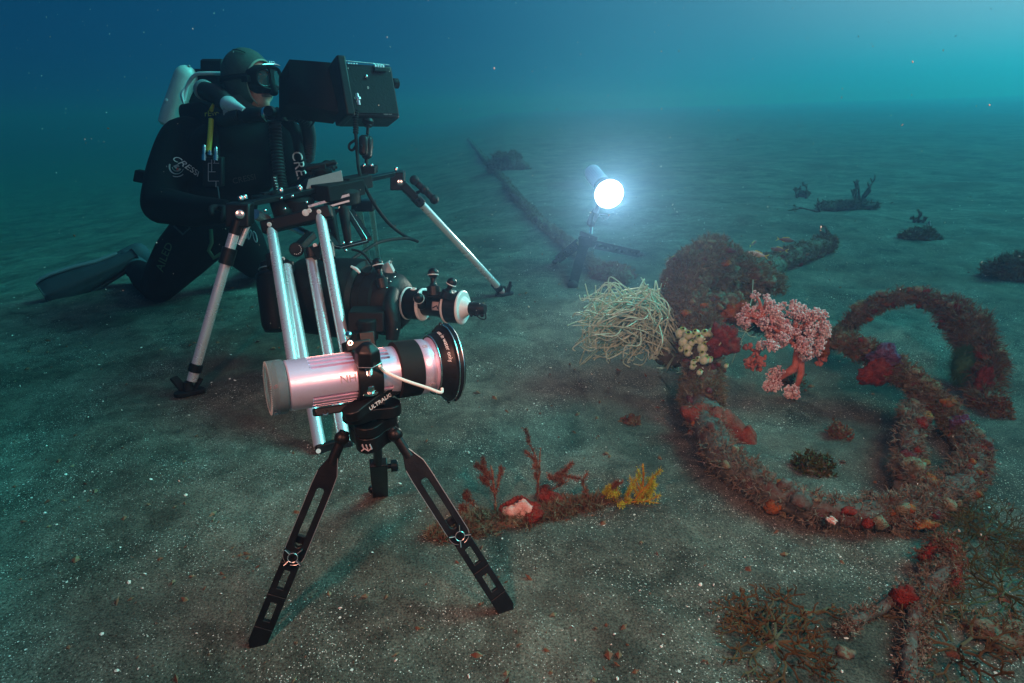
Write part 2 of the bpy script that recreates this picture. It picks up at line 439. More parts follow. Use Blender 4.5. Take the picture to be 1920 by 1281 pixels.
# ------------------------------------------------------------------ front tripod and its video light
HUB = P(697, 800, 1.01)
def front_tripod():
    t = thing('tripod', V((HUB.x, HUB.y, gh(HUB.x, HUB.y))), 'small black tripod with slotted folding legs standing in the foreground under the silver light', 'tripod')
    up = V((0.02, 0, 1)).normalized()
    side = CR - up * CR.dot(up); side.normalize(); fw = up.cross(side)
    def lobes(r0, r1, ph, n=60):
        return [((r0 + r1 * math.cos(3 * (2 * PI * k / n - ph))) * math.cos(2 * PI * k / n), (r0 + r1 * math.cos(3 * (2 * PI * k / n - ph))) * math.sin(2 * PI * k / n)) for k in range(n)]
    # two-tier three lobed hub
    mb = MB()
    mb.plate(lobes(.038, .0075, -PI / 2), None, HUB - up * .012, side, fw, .013)
    mb.plate(lobes(.0335, .006, -PI / 2), None, HUB - up * .0005, side, fw, .0012)
    mb.plate(lobes(.037, .007, -PI / 2), None, HUB + up * .010, side, fw, .0085)
    mb.build('hub', M['black'], t, bevel=.002)
    mb = MB(); mb.tube([HUB + side * a - fw * .047 + up * b for a, b in ((-.008, -.018), (-.0025, -.014), (.003, -.018), (.008, -.014))], .0012, 6)
    for k in range(3): mb.bar(HUB - fw * .0455 + side * (-.006 + .006 * k) + up * -.007, HUB - fw * .0455 + side * (-.0035 + .006 * k) + up * -.016, .0014, .0008)
    mb.build('maker_mark', M['greyprint'], t)
    spec = [((641, 822, 1.00), G(474, 1222), .30, .0), ((741, 815, 1.00), G(958, 1152), .30, .0)]
    for (pp, foot, f0, _) in spec:
        top = P(*pp); foot = foot + V((0, 0, -.004))
        ax = (foot - top); L = ax.length; ax.normalize()
        w, n = facing(ax, (top + foot) / 2)
        lg = MB()
        a0 = .085 * L; a1 = .585 * L
        def at(q): return top + ax * q
        leg = None
        # upper plate with one long slot, pointed shoulders
        hw = .0175
        outer = []; N = 10
        sh = [(-.006, 0), (.006, 0), (.0165, .028), (hw, .05)]
        bot = [(hw * math.cos(a), a1 - a0 - hw + hw * math.sin(a)) for a in [PI * k / N for k in range(N + 1)]]
        o2 = sh + bot + [(-hw, .05), (-.0165, .028)]
        cnt = len(o2)
        mid = [(0, .075 + (a1 - a0 - .075 - .045) * 0) for _ in o2]
        ihw = .0062; y0 = .055; y1 = a1 - a0 - .030
        inn = []
        for (x, y) in o2:
            yy = min(max(y, y0), y1)
            if y <= .03: inn.append((max(-ihw * .6, min(ihw * .6, x)), y0))
            elif y < .06: inn.append((math.copysign(ihw, x), y0 + .004))
            else: inn.append((max(-ihw, min(ihw, x * .42)), min(y1, y0 + (y - .05) * (y1 - y0) / (a1 - a0 - .05))))
        up_plate = MB(); up_plate.plate(o2, inn, at(a0), w, ax, .0052)
        leg = up_plate.build('leg', M['black'], t, bevel=.0013)
        rod = MB(); rod.tube([top - ax * .012, at(a0 + .012)], .0085, 12); rod.ball(top, .0125, 12, 8)
        rod.build('pivot_rod', M['black'], leg)
        # bright metal line running round the upper plate
        eb = MB(); eo = [at(a0) + w * (x * .985) + ax * y + n * .0053 for x, y in o2]
        eb.tube(eo[-3:] + eo[:2], .0006, 5); eb.tube(eo[2:9], .0005, 5); eb.tube(eo[-8:-2], .0007, 5)
        eb.build('bright_edge', M['edge'], leg)
        # lower plate with short slots
        b0 = a1 - .045
        lo = MB(); hw2 = .0155; Ln = L - b0
        segs = [(0, Ln * .24), (Ln * .24, Ln * .52), (Ln * .52, Ln * .80)]
        base = at(b0) - n * .0105
        for (s0, s1) in segs:
            oo = [(-hw2, s0), (hw2, s0), (hw2, s1), (-hw2, s1)]
            ii = [(-.0052, s0 + .012), (.0052, s0 + .012), (.0052, s1 - .012), (-.0052, s1 - .012)]
            lo.plate(oo, ii, base, w, ax, .005)
        tip = [(-hw2, Ln * .80), (hw2, Ln * .80), (hw2 * .98, Ln * .93), (hw2 * .45, Ln * 1.0), (-hw2 * .5, Ln * 1.0), (-hw2 * .98, Ln * .93)]
        lo.plate(tip, None, base, w, ax, .005)
        lower = lo.build('lower_leg', M['black'], leg, bevel=.001)
        # wing nut where the plates meet
        wn = MB(); c = at(a1 - .016) + n * .0055
        wn.lathe([(0, .0085), (.006, .0085), (.009, .0065), (.009, .004), (.005, .0035)], c, n, 18)
        for k in range(4):
            a = PI / 4 + k * PI / 2 + .3; d = w * math.cos(a) + ax * math.sin(a)
            wn.tube([c + n * .004 + d * .006, c + n * .005 + d * .013, c + n * .008 + d * .019], [.0028, .0024, .0018], 8)
        wn.build('wing_nut', M['black'], leg, bevel=0)
        eb = MB(); eb.lathe([(.0091, .0083), (.0096, .0078), (.0091, .0071)], c, n, 18, cap=False); 
        for k in range(4):
            a = PI / 4 + k * PI / 2 + .3; d = w * math.cos(a) + ax * math.sin(a)
            eb.tube([c + n * .0078 + d * .008, c + n * .0094 + d * .018], .0007, 5)
        eb.build('bright_edge', M['edge'], leg)
    # the short rear leg
    foot = G(713, 926); top = P(706, 812, 1.06); ax = (foot - top); L = ax.length; ax.normalize(); w, n = facing(ax, (foot + top) / 2)
    mb = MB(); mb.tube([top, top + ax * L * .55], .0085, 12); leg = mb.build('leg', M['black'], t)
    mb = MB(); mb.bar(top + ax * L * .42, foot - V((0, 0, .003)), .017, .009, n); mb.build('lower_leg', M['black'], leg, bevel=.002)
    mb = MB(); mb.lathe([(0, .005), (.012, .005), (.012, .012), (.024, .012), (.026, .010)], top + ax * L * .5 + w * -.012, -w if w.dot(CR) < 0 else w, 16)
    mb.ball(foot - CR * .017 + V((0, 0, .012)), .009); build_each(mb, 'lock_knob', M['black'], leg, 0)
    # ball clamp carrying the light
    cl = MB()
    c0 = P(672, 772, .985); c1 = P(742, 752, 1.0)
    def dumbbell(a, b, th, r, waist):
        a = V(a); b = V(b); ax2 = (b - a).normalized(); nn = (up - ax2 * up.dot(ax2)).normalized(); ww = nn.cross(ax2)
        pts = []; L2 = (b - a).length
        for k in range(13):
            q = -PI * .62 + PI * 1.24 * k / 12; pts.append((L2 + r * math.cos(q), r * math.sin(q)))
        pts.append((L2 / 2, waist))
        for k in range(13):
            q = PI * .38 + PI * 1.24 * k / 12; pts.append((r * math.cos(q), r * math.sin(q)))
        pts.append((L2 / 2, -waist))
        return pts, a, ax2, ww, nn
    pts, a, ax2, ww, nn = dumbbell(P(668, 776, .975), P(727, 765, 1.0), .01, .022, .016)
    cl.plate(pts, None, a, ax2, ww, .010)
    pts2, a2, ax3, ww2, nn2 = dumbbell(P(664, 772, .945), P(738, 722, .99), .01, .0165, .012)
    cl.plate(pts2, None, a2, ax3, ww2, .0085)
    clamp = cl.build('ball_clamp', M['black'], t, bevel=.0018)
    mb = MB(); mb.ball(HUB + up * .025, .0185, 16, 10); mb.tube([HUB + up * .005, HUB + up * .02], .009, 12); mb.ball(P(700, 743, .972), (.0105, .004, .0055), 12, 8); mb.build('ball', M['edge'], clamp)
    fl = -ww2 if (-ww2).dot(CO - a2) > 0 else ww2
    mid = (P(664, 772, .945) + P(738, 722, .99)) / 2
    o = mid + fl * .0127 + ax3 * .004
    upv = fl.cross(ax3) * (1 if fl.cross(ax3).dot(up) > 0 else -1)
    xs = ax3 if ax3.dot(CR) > 0 else -ax3
    ff = flatmap(o, xs, upv, 0)
    lettering('ULTRALIGHT', .0098, lambda x, y: ff(x + .004, y - .0028) + fl * .0012, M['print'], clamp)
    # bolt, nut and knob
    b0 = P(694, 739, .955); b1 = P(688, 655, .925)
    ax4 = (b1 - b0).normalized(); prof = []; Lb = (b1 - b0).length
    k = 0.0
    while k < Lb: prof += [(k, .0068), (k + .0011, .0060)]; k += .0022
    mb = MB(); mb.lathe(prof, b0, ax4, 14)
    mb.lathe([(.003, .0135), (.006, .0135), (.007, .0115), (.007, .0115)], b0, ax4, 24)
    bt = mb.build('clamp_bolt', M['steel'], clamp)
    mb = MB(); mb.lathe([(.007, .0110), (.0085, .0118), (.0165, .0118), (.018, .0110)], b0, ax4, 6); mb.build('hex_nut', M['steel'], bt)
    mb = MB(); mb.lathe([(0, .018), (.004, .0205), (.012, .0205), (.026, .0195), (.036, .008)], b0 + ax4 * (Lb - .026), ax4, 6)
    kn = mb.build('knob', M['black'], clamp, bevel=.0022)
    mb = MB(); mb.tube([b0 + ax4 * (Lb - .0225) + (frame(ax4)[0] * math.cos(q) + frame(ax4)[1] * math.sin(q)) * .0205 for q in [i * PI / 3 for i in range(7)]], .0006, 5)
    mb.build('bright_edge', M['edge'], kn)
    return t
front_tripod()

LREAR = P(520, 726, .915); LFRONT = P(839, 680, 1.045)
def front_light():
    ax = (LFRONT - LREAR).normalized(); L = (LFRONT - LREAR).length
    t = thing('video_light', LREAR + ax * L * .5, 'large pink-lit aluminium video light with ribbed body lying on the foreground tripod', 'video light')
    w, n = facing(ax, LREAR + ax * L * .4)      # w across, n towards the camera
    upd = w if w.z > 0 else -w
    # ribbed barrel
    NA = 240; prof = [.014, .018, .044, .048, .05, L * .60, L * .602, L * .606, L * .655, L * .66]; R0 = .0385
    vs = []; fs = []
    def rad(x, a):
        s = math.sin(a); c = math.cos(a)          # a measured: 0 = towards camera, PI/2 = up
        r = R0 * (1 + .06 * (x / L))
        if .046 < x < L * .604:
            for lo, hi in ((30, 104), (-78, -36)):
                d = math.degrees(math.atan2(s, c))
                if lo < d < hi and ((d - lo) % 12.0) < 5.0: r -= .0062
        return r
    xs = sorted(set([.012, .014] + prof)); m = len(xs)
    for x in xs:
        for k in range(NA):
            a = 2 * PI * k / NA; r = rad(x, a)
            if x == .012: r -= .002
            vs.append(LREAR + ax * x + (n * math.cos(a) + upd * math.sin(a)) * r)
    for i in range(m - 1):
        for k in range(NA):
            p = i * NA + k; q = i * NA + (k + 1) % NA; fs.append((p, q, q + NA, p + NA))
    fs.append(tuple(range(NA - 1, -1, -1)))
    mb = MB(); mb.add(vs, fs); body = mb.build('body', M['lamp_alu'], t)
    def cyl(x, y, r, fl=.0006):                  # wrap lettering round the barrel
        return lambda u, v: LREAR + ax * (x + u) + (n * math.cos(y + v / r) + upd * math.sin(y + v / r)) * (r + fl)
    lettering('NHD', .017, cyl(L * .375, -.08, R0 * 1.025), M['greyprint'], body)
    # rear cap of clear plastic with knurled rim
    mb = MB(); mb.lathe([(-.012, .030), (-.014, .036), (-.013, .0405), (.006, .0415), (.010, .040), (.012, .036)], LREAR, ax, 64)
    cap = mb.build('rear_cap', M['clear'], t)
    mb = MB()
    for k in range(72):
        a = 2 * PI * k / 72; d = n * math.cos(a) + upd * math.sin(a)
        mb.bar(LREAR + ax * -.0142 + d * .0355, LREAR + ax * -.0132 + d * .0405, .0006, .0006, ax)
    mb.build('knurled_rim', M['grey'], cap)
    mb = MB(); mb.lathe([(-.002, .036), (.010, .036)], LREAR, ax, 40); mb.build('rear_plate', M['darkgrey'], cap)
    mb = MB(); mb.ball(LREAR - ax * .004 + n * .004, .0028); mb.ball(LREAR - ax * .004 + n * .016 + upd * .001, .0028); build_each(mb, 'charging_contact', M['red'], cap, 0)
    # black band, silver collar, wide black front ring
    mb = MB(); mb.lathe([(L * .655, .0415), (L * .66, .0465), (L * .70, .047), (L * .79, .047), (L * .80, .044)], LREAR, ax, 64); mb.build('grip_band', M['rubber'], t)
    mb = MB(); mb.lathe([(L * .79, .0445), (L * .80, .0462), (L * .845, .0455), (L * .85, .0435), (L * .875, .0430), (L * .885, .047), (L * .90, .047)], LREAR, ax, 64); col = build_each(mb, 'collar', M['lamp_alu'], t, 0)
    lettering('CE', .008, cyl(L * .825, .75, .0460), M['greyprint'], col)
    lettering('OFF', .0065, cyl(L * .835, -.75, .0460), M['greyprint'], col)
    mb = MB(); mb.lathe([(L * .885, .044), (L * .887, .0500), (L * .90, .0510), (L * .965, .0585), (L * .975, .0620), (L * .978, .066), (L * 1.01, .067), (L * 1.02, .064), (L * 1.02, .056), (L * .99, .048)], LREAR, ax, 80)
    ring = mb.build('front_ring', M['black'], t, bevel=0)
    mb = MB()
    for (x, r) in ((L * .8875, .0503), (L * .9785, .0663), (L * 1.006, .0672)):
        pts = [LREAR + ax * x + (n * math.cos(q) + upd * math.sin(q)) * r for q in [2 * PI * i / 64 for i in range(65)]]
        mb.tube(pts, .0009, 6, cap=False)
    mb.build('bright_edge', M['steel'], ring)
    mb = MB()
    for q in (1.5, 2.1, -1.7, -1.2):
        mb.ball(LREAR + ax * L * .985 + (n * math.cos(q) + upd * math.sin(q)) * .067, .0035, 8, 6)
    build_each(mb, 'lug', M['black'], ring, 0)
    # letters follow the cone
    vs, fs = text_geo('use in water only', .0098)
    mb = MB(); x0, r0, x1, r1 = L * .90, .0510, L * .965, .0585
    def cone(u, v):
        f = (v / (x1 - x0)) * .9 + .62
        r = r0 + (r1 - r0) * f; a = .62 - u / r
        return LREAR + ax * (x0 + (x1 - x0) * f) + (n * math.cos(a) + upd * math.sin(a)) * (r + .0009)
    mb.add([cone(v.x, v.y) for v in vs], fs, False); mb.build('lettering', M['print'], ring, auto=False)
    mb = MB(); mb.lathe([(L * .985, .0495), (L * 1.005, .0495), (L * 1.012, .035), (L * 1.014, .001)], LREAR, ax, 40, cap=False); mb.build('lens', M['clear'], t)
    # mounting band with its upper lug
    mb = MB(); x0 = L * .405; x1 = L * .55
    mb.lathe([(x0, .0405), (x0 + .001, .0440), (x1 - .001, .0446), (x1, .041)], LREAR, ax, 64)
    band = mb.build('mount_band', M['black'], t, bevel=.001)
    c = LREAR + ax * (x0 + x1) / 2
    mb = MB(); mb.box(c + upd * .047 - ax * .006, (.020, .016, .008), (ax, n, upd)); mb.box(c - upd * .047 - ax * .03, (.055, .012, .006), (ax, n, upd)); 
    mb.box(c + upd * .056 + ax * .012 - n * .006, (.012, .012, .012), (ax, n, upd)); build_each(mb, 'mount_lug', M['black'], band, .002)
    mb = MB(); bolt(mb, c + upd * .052 - ax * .019 + n * .012, n, .005, .005); bolt(mb, c - upd * .049 - ax * .07 + n * .008, n, .006, .004); build_each(mb, 'screw', M['steel'], band, 0)
    # white cord from the clamp to the ring
    a = P(712, 686, .925); pts = catmull([a, P(722, 697, .94), P(755, 712, .945), P(800, 727, .965), P(826, 736, .975), P(829, 729, .985)], 8)
    mb = MB(); mb.tube(pts, .0026, 8); mb.build('lanyard', M['cord'], t)
front_light()
# ------------------------------------------------------------------ the tall rig: slider beam on tube legs
def tube_leg(mb, a, b, r): mb.tube([a, b], r, 20)
def camera_rig():
    foot = G(622, 842)
    t = thing('slider_tripod', V((P(600, 400, 1.9).x, P(600, 400, 1.9).y, 0)), 'tall underwater camera slider on polished aluminium tube legs in front of the kneeling diver', 'camera slider')
    # beam
    A = P(447, 386, 1.84); B = P(750, 324, 2.30)
    mb = MB(); ax = (B - A).normalized(); up = V((0, 0, 1)); bk = ax.cross(up).normalized()
    if bk.y < 0: bk = -bk
    mb.bar(A - ax * .02, B + ax * .012, .018, .0075, up)
    mb.bar(A + ax * .14 + bk * .10, B - ax * .08 + bk * .10, .014, .008, up)
    for q in (.18, .52, .82): mb.bar(A + (B - A) * q, A + (B - A) * q + bk * .10, .016, .006, up)
    beam = mb.build('beam', M['black'], t, bevel=.0015)
    mb = MB()
    for (x, y, d) in ((452, 371, 1.83), (460, 369, 1.84), (527, 356, 1.94), (561, 350, 2.0), (564, 353, 1.98), (612, 343, 2.07), (683, 310, 2.2), (697, 310, 2.2), (743, 316, 2.28)):
        bolt(mb, P(x, y + 4, d), V((0, 0, 1)), .0075, .012)
    for (x, y, d) in ((527, 372, 1.92), (548, 368, 1.9), (575, 380, 1.95), (534, 392, 1.9), (497, 395, 1.85), (651, 343, 2.1), (676, 343, 2.15), (694, 343, 2.15)):
        mb.ball(P(x, y, d), .0055, 10, 7)
    build_each(mb, 'bolt', M['steel'], beam, 0)
    # left joint and leg
    J = P(450, 402, 1.83); mb = MB()
    lf = G(356, 737) + V((0, 0, .01)); lt = P(441, 432, 1.82)
    mb.box(J, (.036, .024, .036), (CR, V((0, 1, 0)), CU)); j = mb.build('end_joint', M['black'], t, bevel=.006)
    mb = MB(); n = (CO - J).normalized(); mb.lathe([(0, .013), (.004, .013), (.005, .010)], J + n * .03, n, 20); mb.lathe([(.004, .006), (.007, .006)], J + n * .03, n, 6); build_each(mb, 'bolt', M['steel'], j, 0)
    ld = (lf - lt).normalized(); LL = (lf - lt).length
    mb = MB(); tube_leg(mb, lt, lf - ld * .03, .0150); leg = mb.build('leg', M['tube'], t)
    mb = MB(); mb.lathe([(.055, .015), (.056, .021), (.105, .021), (.106, .0155)], lt, ld, 20); mb.lathe([(LL - .085, .0155), (LL - .083, .0195), (LL - .06, .0195), (LL - .058, .015)], lt, ld, 20)
    mb.tube([lt - ld * .03, lt + ld * .012], .017, 16); build_each(mb, 'collar', M['black'], leg, 0)
    mb = MB(); mb.tube([lt + CR * .028 - ld * .02 + V((0, .02, 0)), lt + CR * .020 + ld * .05 + V((0, .02, 0))], .008, 12); mb.build('brace_tube', M['tube'], leg)
    def footpad(p, dirv, leg):
        mb = MB(); p = V(p)
        out = []
        for k in range(24):
            a = 2 * PI * k / 24; r = .040 + .006 * math.cos(3 * a) + .004 * math.sin(2 * a)
            out.append((r * math.cos(a), r * .8 * math.sin(a)))
        mb.plate(out, None, V((p.x, p.y, gh(p.x, p.y) + .006)), V((1, 0, 0)), V((0, 1, 0)), .006)
        mb.bar(p + V((-.015, 0, -.0)), p + V((-.05, .02, .035)), .012, .005); mb.bar(p + V((.015, .0, 0)), p + V((.035, .02, .03)), .010, .004)
        mb.tube([p, p + V((0, 0, .028))], [.017, .012], 12)
        return mb.build('foot_pad', M['rubber'], leg, bevel=.002)
    footpad(lf, ld, leg)
    # right bracket, hinge and leg
    K = P(748, 336, 2.28); rt = P(786, 378, 2.32); rf = G(944, 553) + V((0, 0, .012))
    mb = MB(); mb.box(P(746, 339, 2.28), (.026, .02, .034), (CR, V((0, 1, 0)), CU)); j = mb.build('end_joint', M['black'], t, bevel=.004)
    mb = MB(); n = (CO - K).normalized(); mb.lathe([(0, .011), (.004, .011), (.005, .008)], P(750, 342, 2.25) + n * .0, n, 20); build_each(mb, 'bolt', M['steel'], j, 0)
    rd = (rf - rt).normalized()
    mb = MB(); tube_leg(mb, rt - rd * .02, rf, .0152); leg = mb.build('leg', M['tube'], t)
    mb = MB(); k2 = P(752, 344, 2.27); kd = (rt - k2).normalized(); mb.bar(k2, rt + kd * .01, .021, .016, V((0, 0, 1))); mb.lathe([(-.03, .020), (.012, .020), (.016, .016)], rt, rd, 18)
    mb.lathe([(0, .018), (.03, .018)], rf - rd * .055, rd, 16)
    hp = build_each(mb, 'collar', M['black'], leg, .004)
    mb = MB(); h0 = P(777, 338, 2.22); h1 = P(814, 374, 2.24); hd = (h1 - h0).normalized()
    mb.capsule(h0, h1, .014, .014, 12, .6); mb.ball(h0, .018); mb.ball(h1, .018); mb.ball((h0 + h1) / 2, .017); mb.tube([(h0 + h1) / 2, P(780, 362, 2.3)], .006, 8)
    mb.build('lock_lever', M['plastic'], leg)
    footpad(rf, rd, leg)
    mb = MB(); mb.tube([rf + V((.02, 0, .0)), rf + V((.035, .0, .05))], [.012, .006], 8); mb.build('toe_spike', M['black'], leg)
    # double front leg: two outer tubes, two inner tubes, collars and foot plate
    td = 1.86
    o1 = [P(509, 428, td), P(516, 492, td - .03), P(556, 720, 1.62)]
    o2 = [P(600, 402, td), P(612, 470, td - .03), P(656, 700, 1.66)]
    i1 = [P(537, 500, td - .02), P(600, 838, 1.535)]
    i2 = [P(583, 484, td - .01), P(646, 830, 1.55)]
    legs = []
    for k, pts in enumerate((o1, o2, i1, i2)):
        mb = MB(); a, b = pts[0], pts[-1]; mb.tube([a, b], .0158, 22); legs.append(mb.build('leg', M['tube'], t))
    mb = MB()
    mb.bar(P(492, 428, td), P(622, 396, td), .017, .020, CU)
    xb = mb.build('cross_plate', M['black'], t, bevel=.006)
    mb = MB(); 
    for (x, y) in ((505, 421), (598, 397), (580, 395)):
        p = P(x, y, td - .022); n = (CO - p).normalized(); mb.lathe([(0, .0068), (.003, .0068), (.0035, .005), (.0035, .003), (.001, .0028)], p, n, 14)
    p = P(573, 399, td - .022); n = (CO - p).normalized(); mb.lathe([(0, .0105), (.004, .010), (.005, .006)], p, n, 18)
    build_each(mb, 'bolt', M['white'], xb, 0)
    for (p0, p1, q0, q1) in ((P(512, 478, td - .03), P(516, 503, td - .04), P(538, 492, td), P(541, 512, td)), (P(611, 457, td - .03), P(615, 486, td - .04), P(582, 465, td - .02), P(585, 484, td - .02))):
        mb = MB(); mb.tube([p0, p1], .0225, 20); mb.tube([q0, q1], .0205, 18); mb.bar((p0 + p1) / 2, (q0 + q1) / 2, .020, .012, V((0, 1, 0)))
        c = build_each(mb, 'collar', M['black'], t, .002)
        mb = MB(); p = (p0 * .3 + q0 * .7) + CU * .004; n = (CO - p).normalized(); mb.lathe([(.018, .0062), (.022, .0062), (.0225, .004), (.0225, .0025), (.02, .0025)], p, n, 14); build_each(mb, 'bolt', M['white'], c, 0)
    mb = MB(); f0 = P(592, 846, 1.53); f1 = P(660, 830, 1.57); mb.bar(f0, f1, .014, .017, CU); fp = mb.build('foot_plate', M['black'], t, bevel=.005)
    mb = MB(); n = (CO - f0).normalized(); mb.lathe([(0, .006), (.003, .006), (.003, .003)], P(597, 846, 1.51), n, 12); build_each(mb, 'bolt', M['white'], fp, 0)
    # lever knob between the tubes
    mb = MB(); kc = P(556, 468, 1.86); n = (CO - kc).normalized()
    mb.lathe([(-.03, .018), (0, .022), (.012, .022), (.014, .018)], kc, n, 20); mb.bar(kc - n * .01, P(585, 440, 1.93), .014, .012); kb = build_each(mb, 'lock_knob', M['plastic'], t, .002)
    mb = MB()
    for q in range(9):
        a = -2.4 + q * .42; d = CR * math.cos(a) + CU * math.sin(a)
        mb.ball(kc + n * .0145 + d * .0145, .0016, 6, 4)
    mb.build('index_mark', M['print'], kb)
    # rear double leg and its head block
    for (x0, y0, x1, y1) in ((674, 392, 692, 505), (696, 388, 709, 500)):
        mb = MB(); a = P(x0, y0, 2.55); b = G(x1 + 3, y1 + 10); mb.tube([a, b], .0125, 16); mb.build('leg', M['alu'], t)
    mb = MB(); mb.box(P(682, 385, 2.45), (.045, .03, .022), (CR, V((0, 1, 0)), CU)); mb.build('head_block', M['black'], t, bevel=.006)
    # short silver struts running back
    mb = MB(); mb.tube([P(478, 402, 1.93), P(500, 412, 1.98)], [.017, .017], 16); mb.tube([P(498, 411, 1.98), P(513, 419, 2.02)], .0125, 14); mb.tube([P(543, 424, 2.1), P(580, 441, 2.05)], .0135, 14); build_each(mb, 'strut', M['alu'], t, 0)
    # fluid head: bowl, silver plate and black knob
    mb = MB(); hc = P(606, 336, 2.12); mb.lathe([(-.04, .075), (-.01, .078), (.004, .060), (.012, .030), (.02, .034), (.034, .034)], hc, V((0, 0, 1)), 28)
    hd = mb.build('fluid_head', M['plastic'], t)
    mb = MB(); mb.capsule(P(578, 317, 2.1), P(626, 305, 2.12), .012, .010, 12, .8); mb.box(P(597, 317, 2.12), (.03, .02, .018), (CR, V((0, 1, 0)), CU)); mb.build('head_knob', M['plastic'], hd, bevel=.002)
    mb = MB(); mb.plate([(-.055, -.02), (.075, -.02), (.068, .02), (-.045, .02)], None, P(603, 341, 2.04), (P(640, 331, 2.06) - P(570, 350, 2.02)).normalized(), CU, .004); mb.build('silver_plate', M['grey'], hd, bevel=.001)
    # dark carriage under the beam
    mb = MB(); mb.box(P(634, 356, 2.06), (.075, .05, .026), (ax, bk, up)); mb.box(P(664, 343, 2.12), (.05, .04, .022), (ax, bk, up)); mb.lathe([(-.03, .062), (.012, .066), (.018, .060), (.03, .05)], P(640, 366, 2.08), V((0, 0, 1)), 28); mb.lathe([(-.05, .05), (.03, .052), (.04, .04)], P(560, 392, 2.02), V((0, 0, 1)), 24)
    mb.capsule(P(520, 372, 2.0), P(530, 398, 1.98), .028, .034, 14); mb.build('carriage', M['rubber'], t, bevel=.004)
    mb = MB(); mb.bar(P(578, 388, 1.99), P(655, 366, 2.03), .005, .004, CU); mb.bar(P(580, 398, 1.98), P(655, 377, 2.02), .004, .003, CU); build_each(mb, 'rail', M['alu'], t, 0)
    # triangular hanger under the carriage
    tri = [P(607, 432, 1.98), P(628, 462, 1.96), P(640, 464, 1.96), P(688, 452, 2.0), P(687, 446, 2.0), P(655, 395, 2.06), P(625, 395, 2.04)]
    mb = MB()
    for a, b in zip(tri, tri[1:] + tri[:1]): mb.bar(a, b, .016, .0035)
    hg = mb.build('hanger', M['black'], t)
    mb = MB(); mb.tube([p + (CO - p).normalized() * .016 for p in tri[:6]], .0011, 6); mb.build('bright_edge', M['edge'], hg)
    mb = MB(); mb.capsule(P(620, 398, 2.0), P(632, 455, 1.99), .022, .016, 14, .7); mb.capsule(P(645, 398, 2.03), P(652, 450, 2.02), .026, .018, 14, .7); mb.capsule(P(600, 405, 2.02), P(612, 450, 2.0), .02, .02, 12); mb.build('hand_grip', M['rubber'], t)
    mb = MB()
    for (x, y) in ((644, 456), (657, 455), (648, 470)): mb.ball(P(x, y, 1.95), .0055, 10, 7)
    build_each(mb, 'bolt', M['steel'], hg, 0)
    return t
camera_rig()

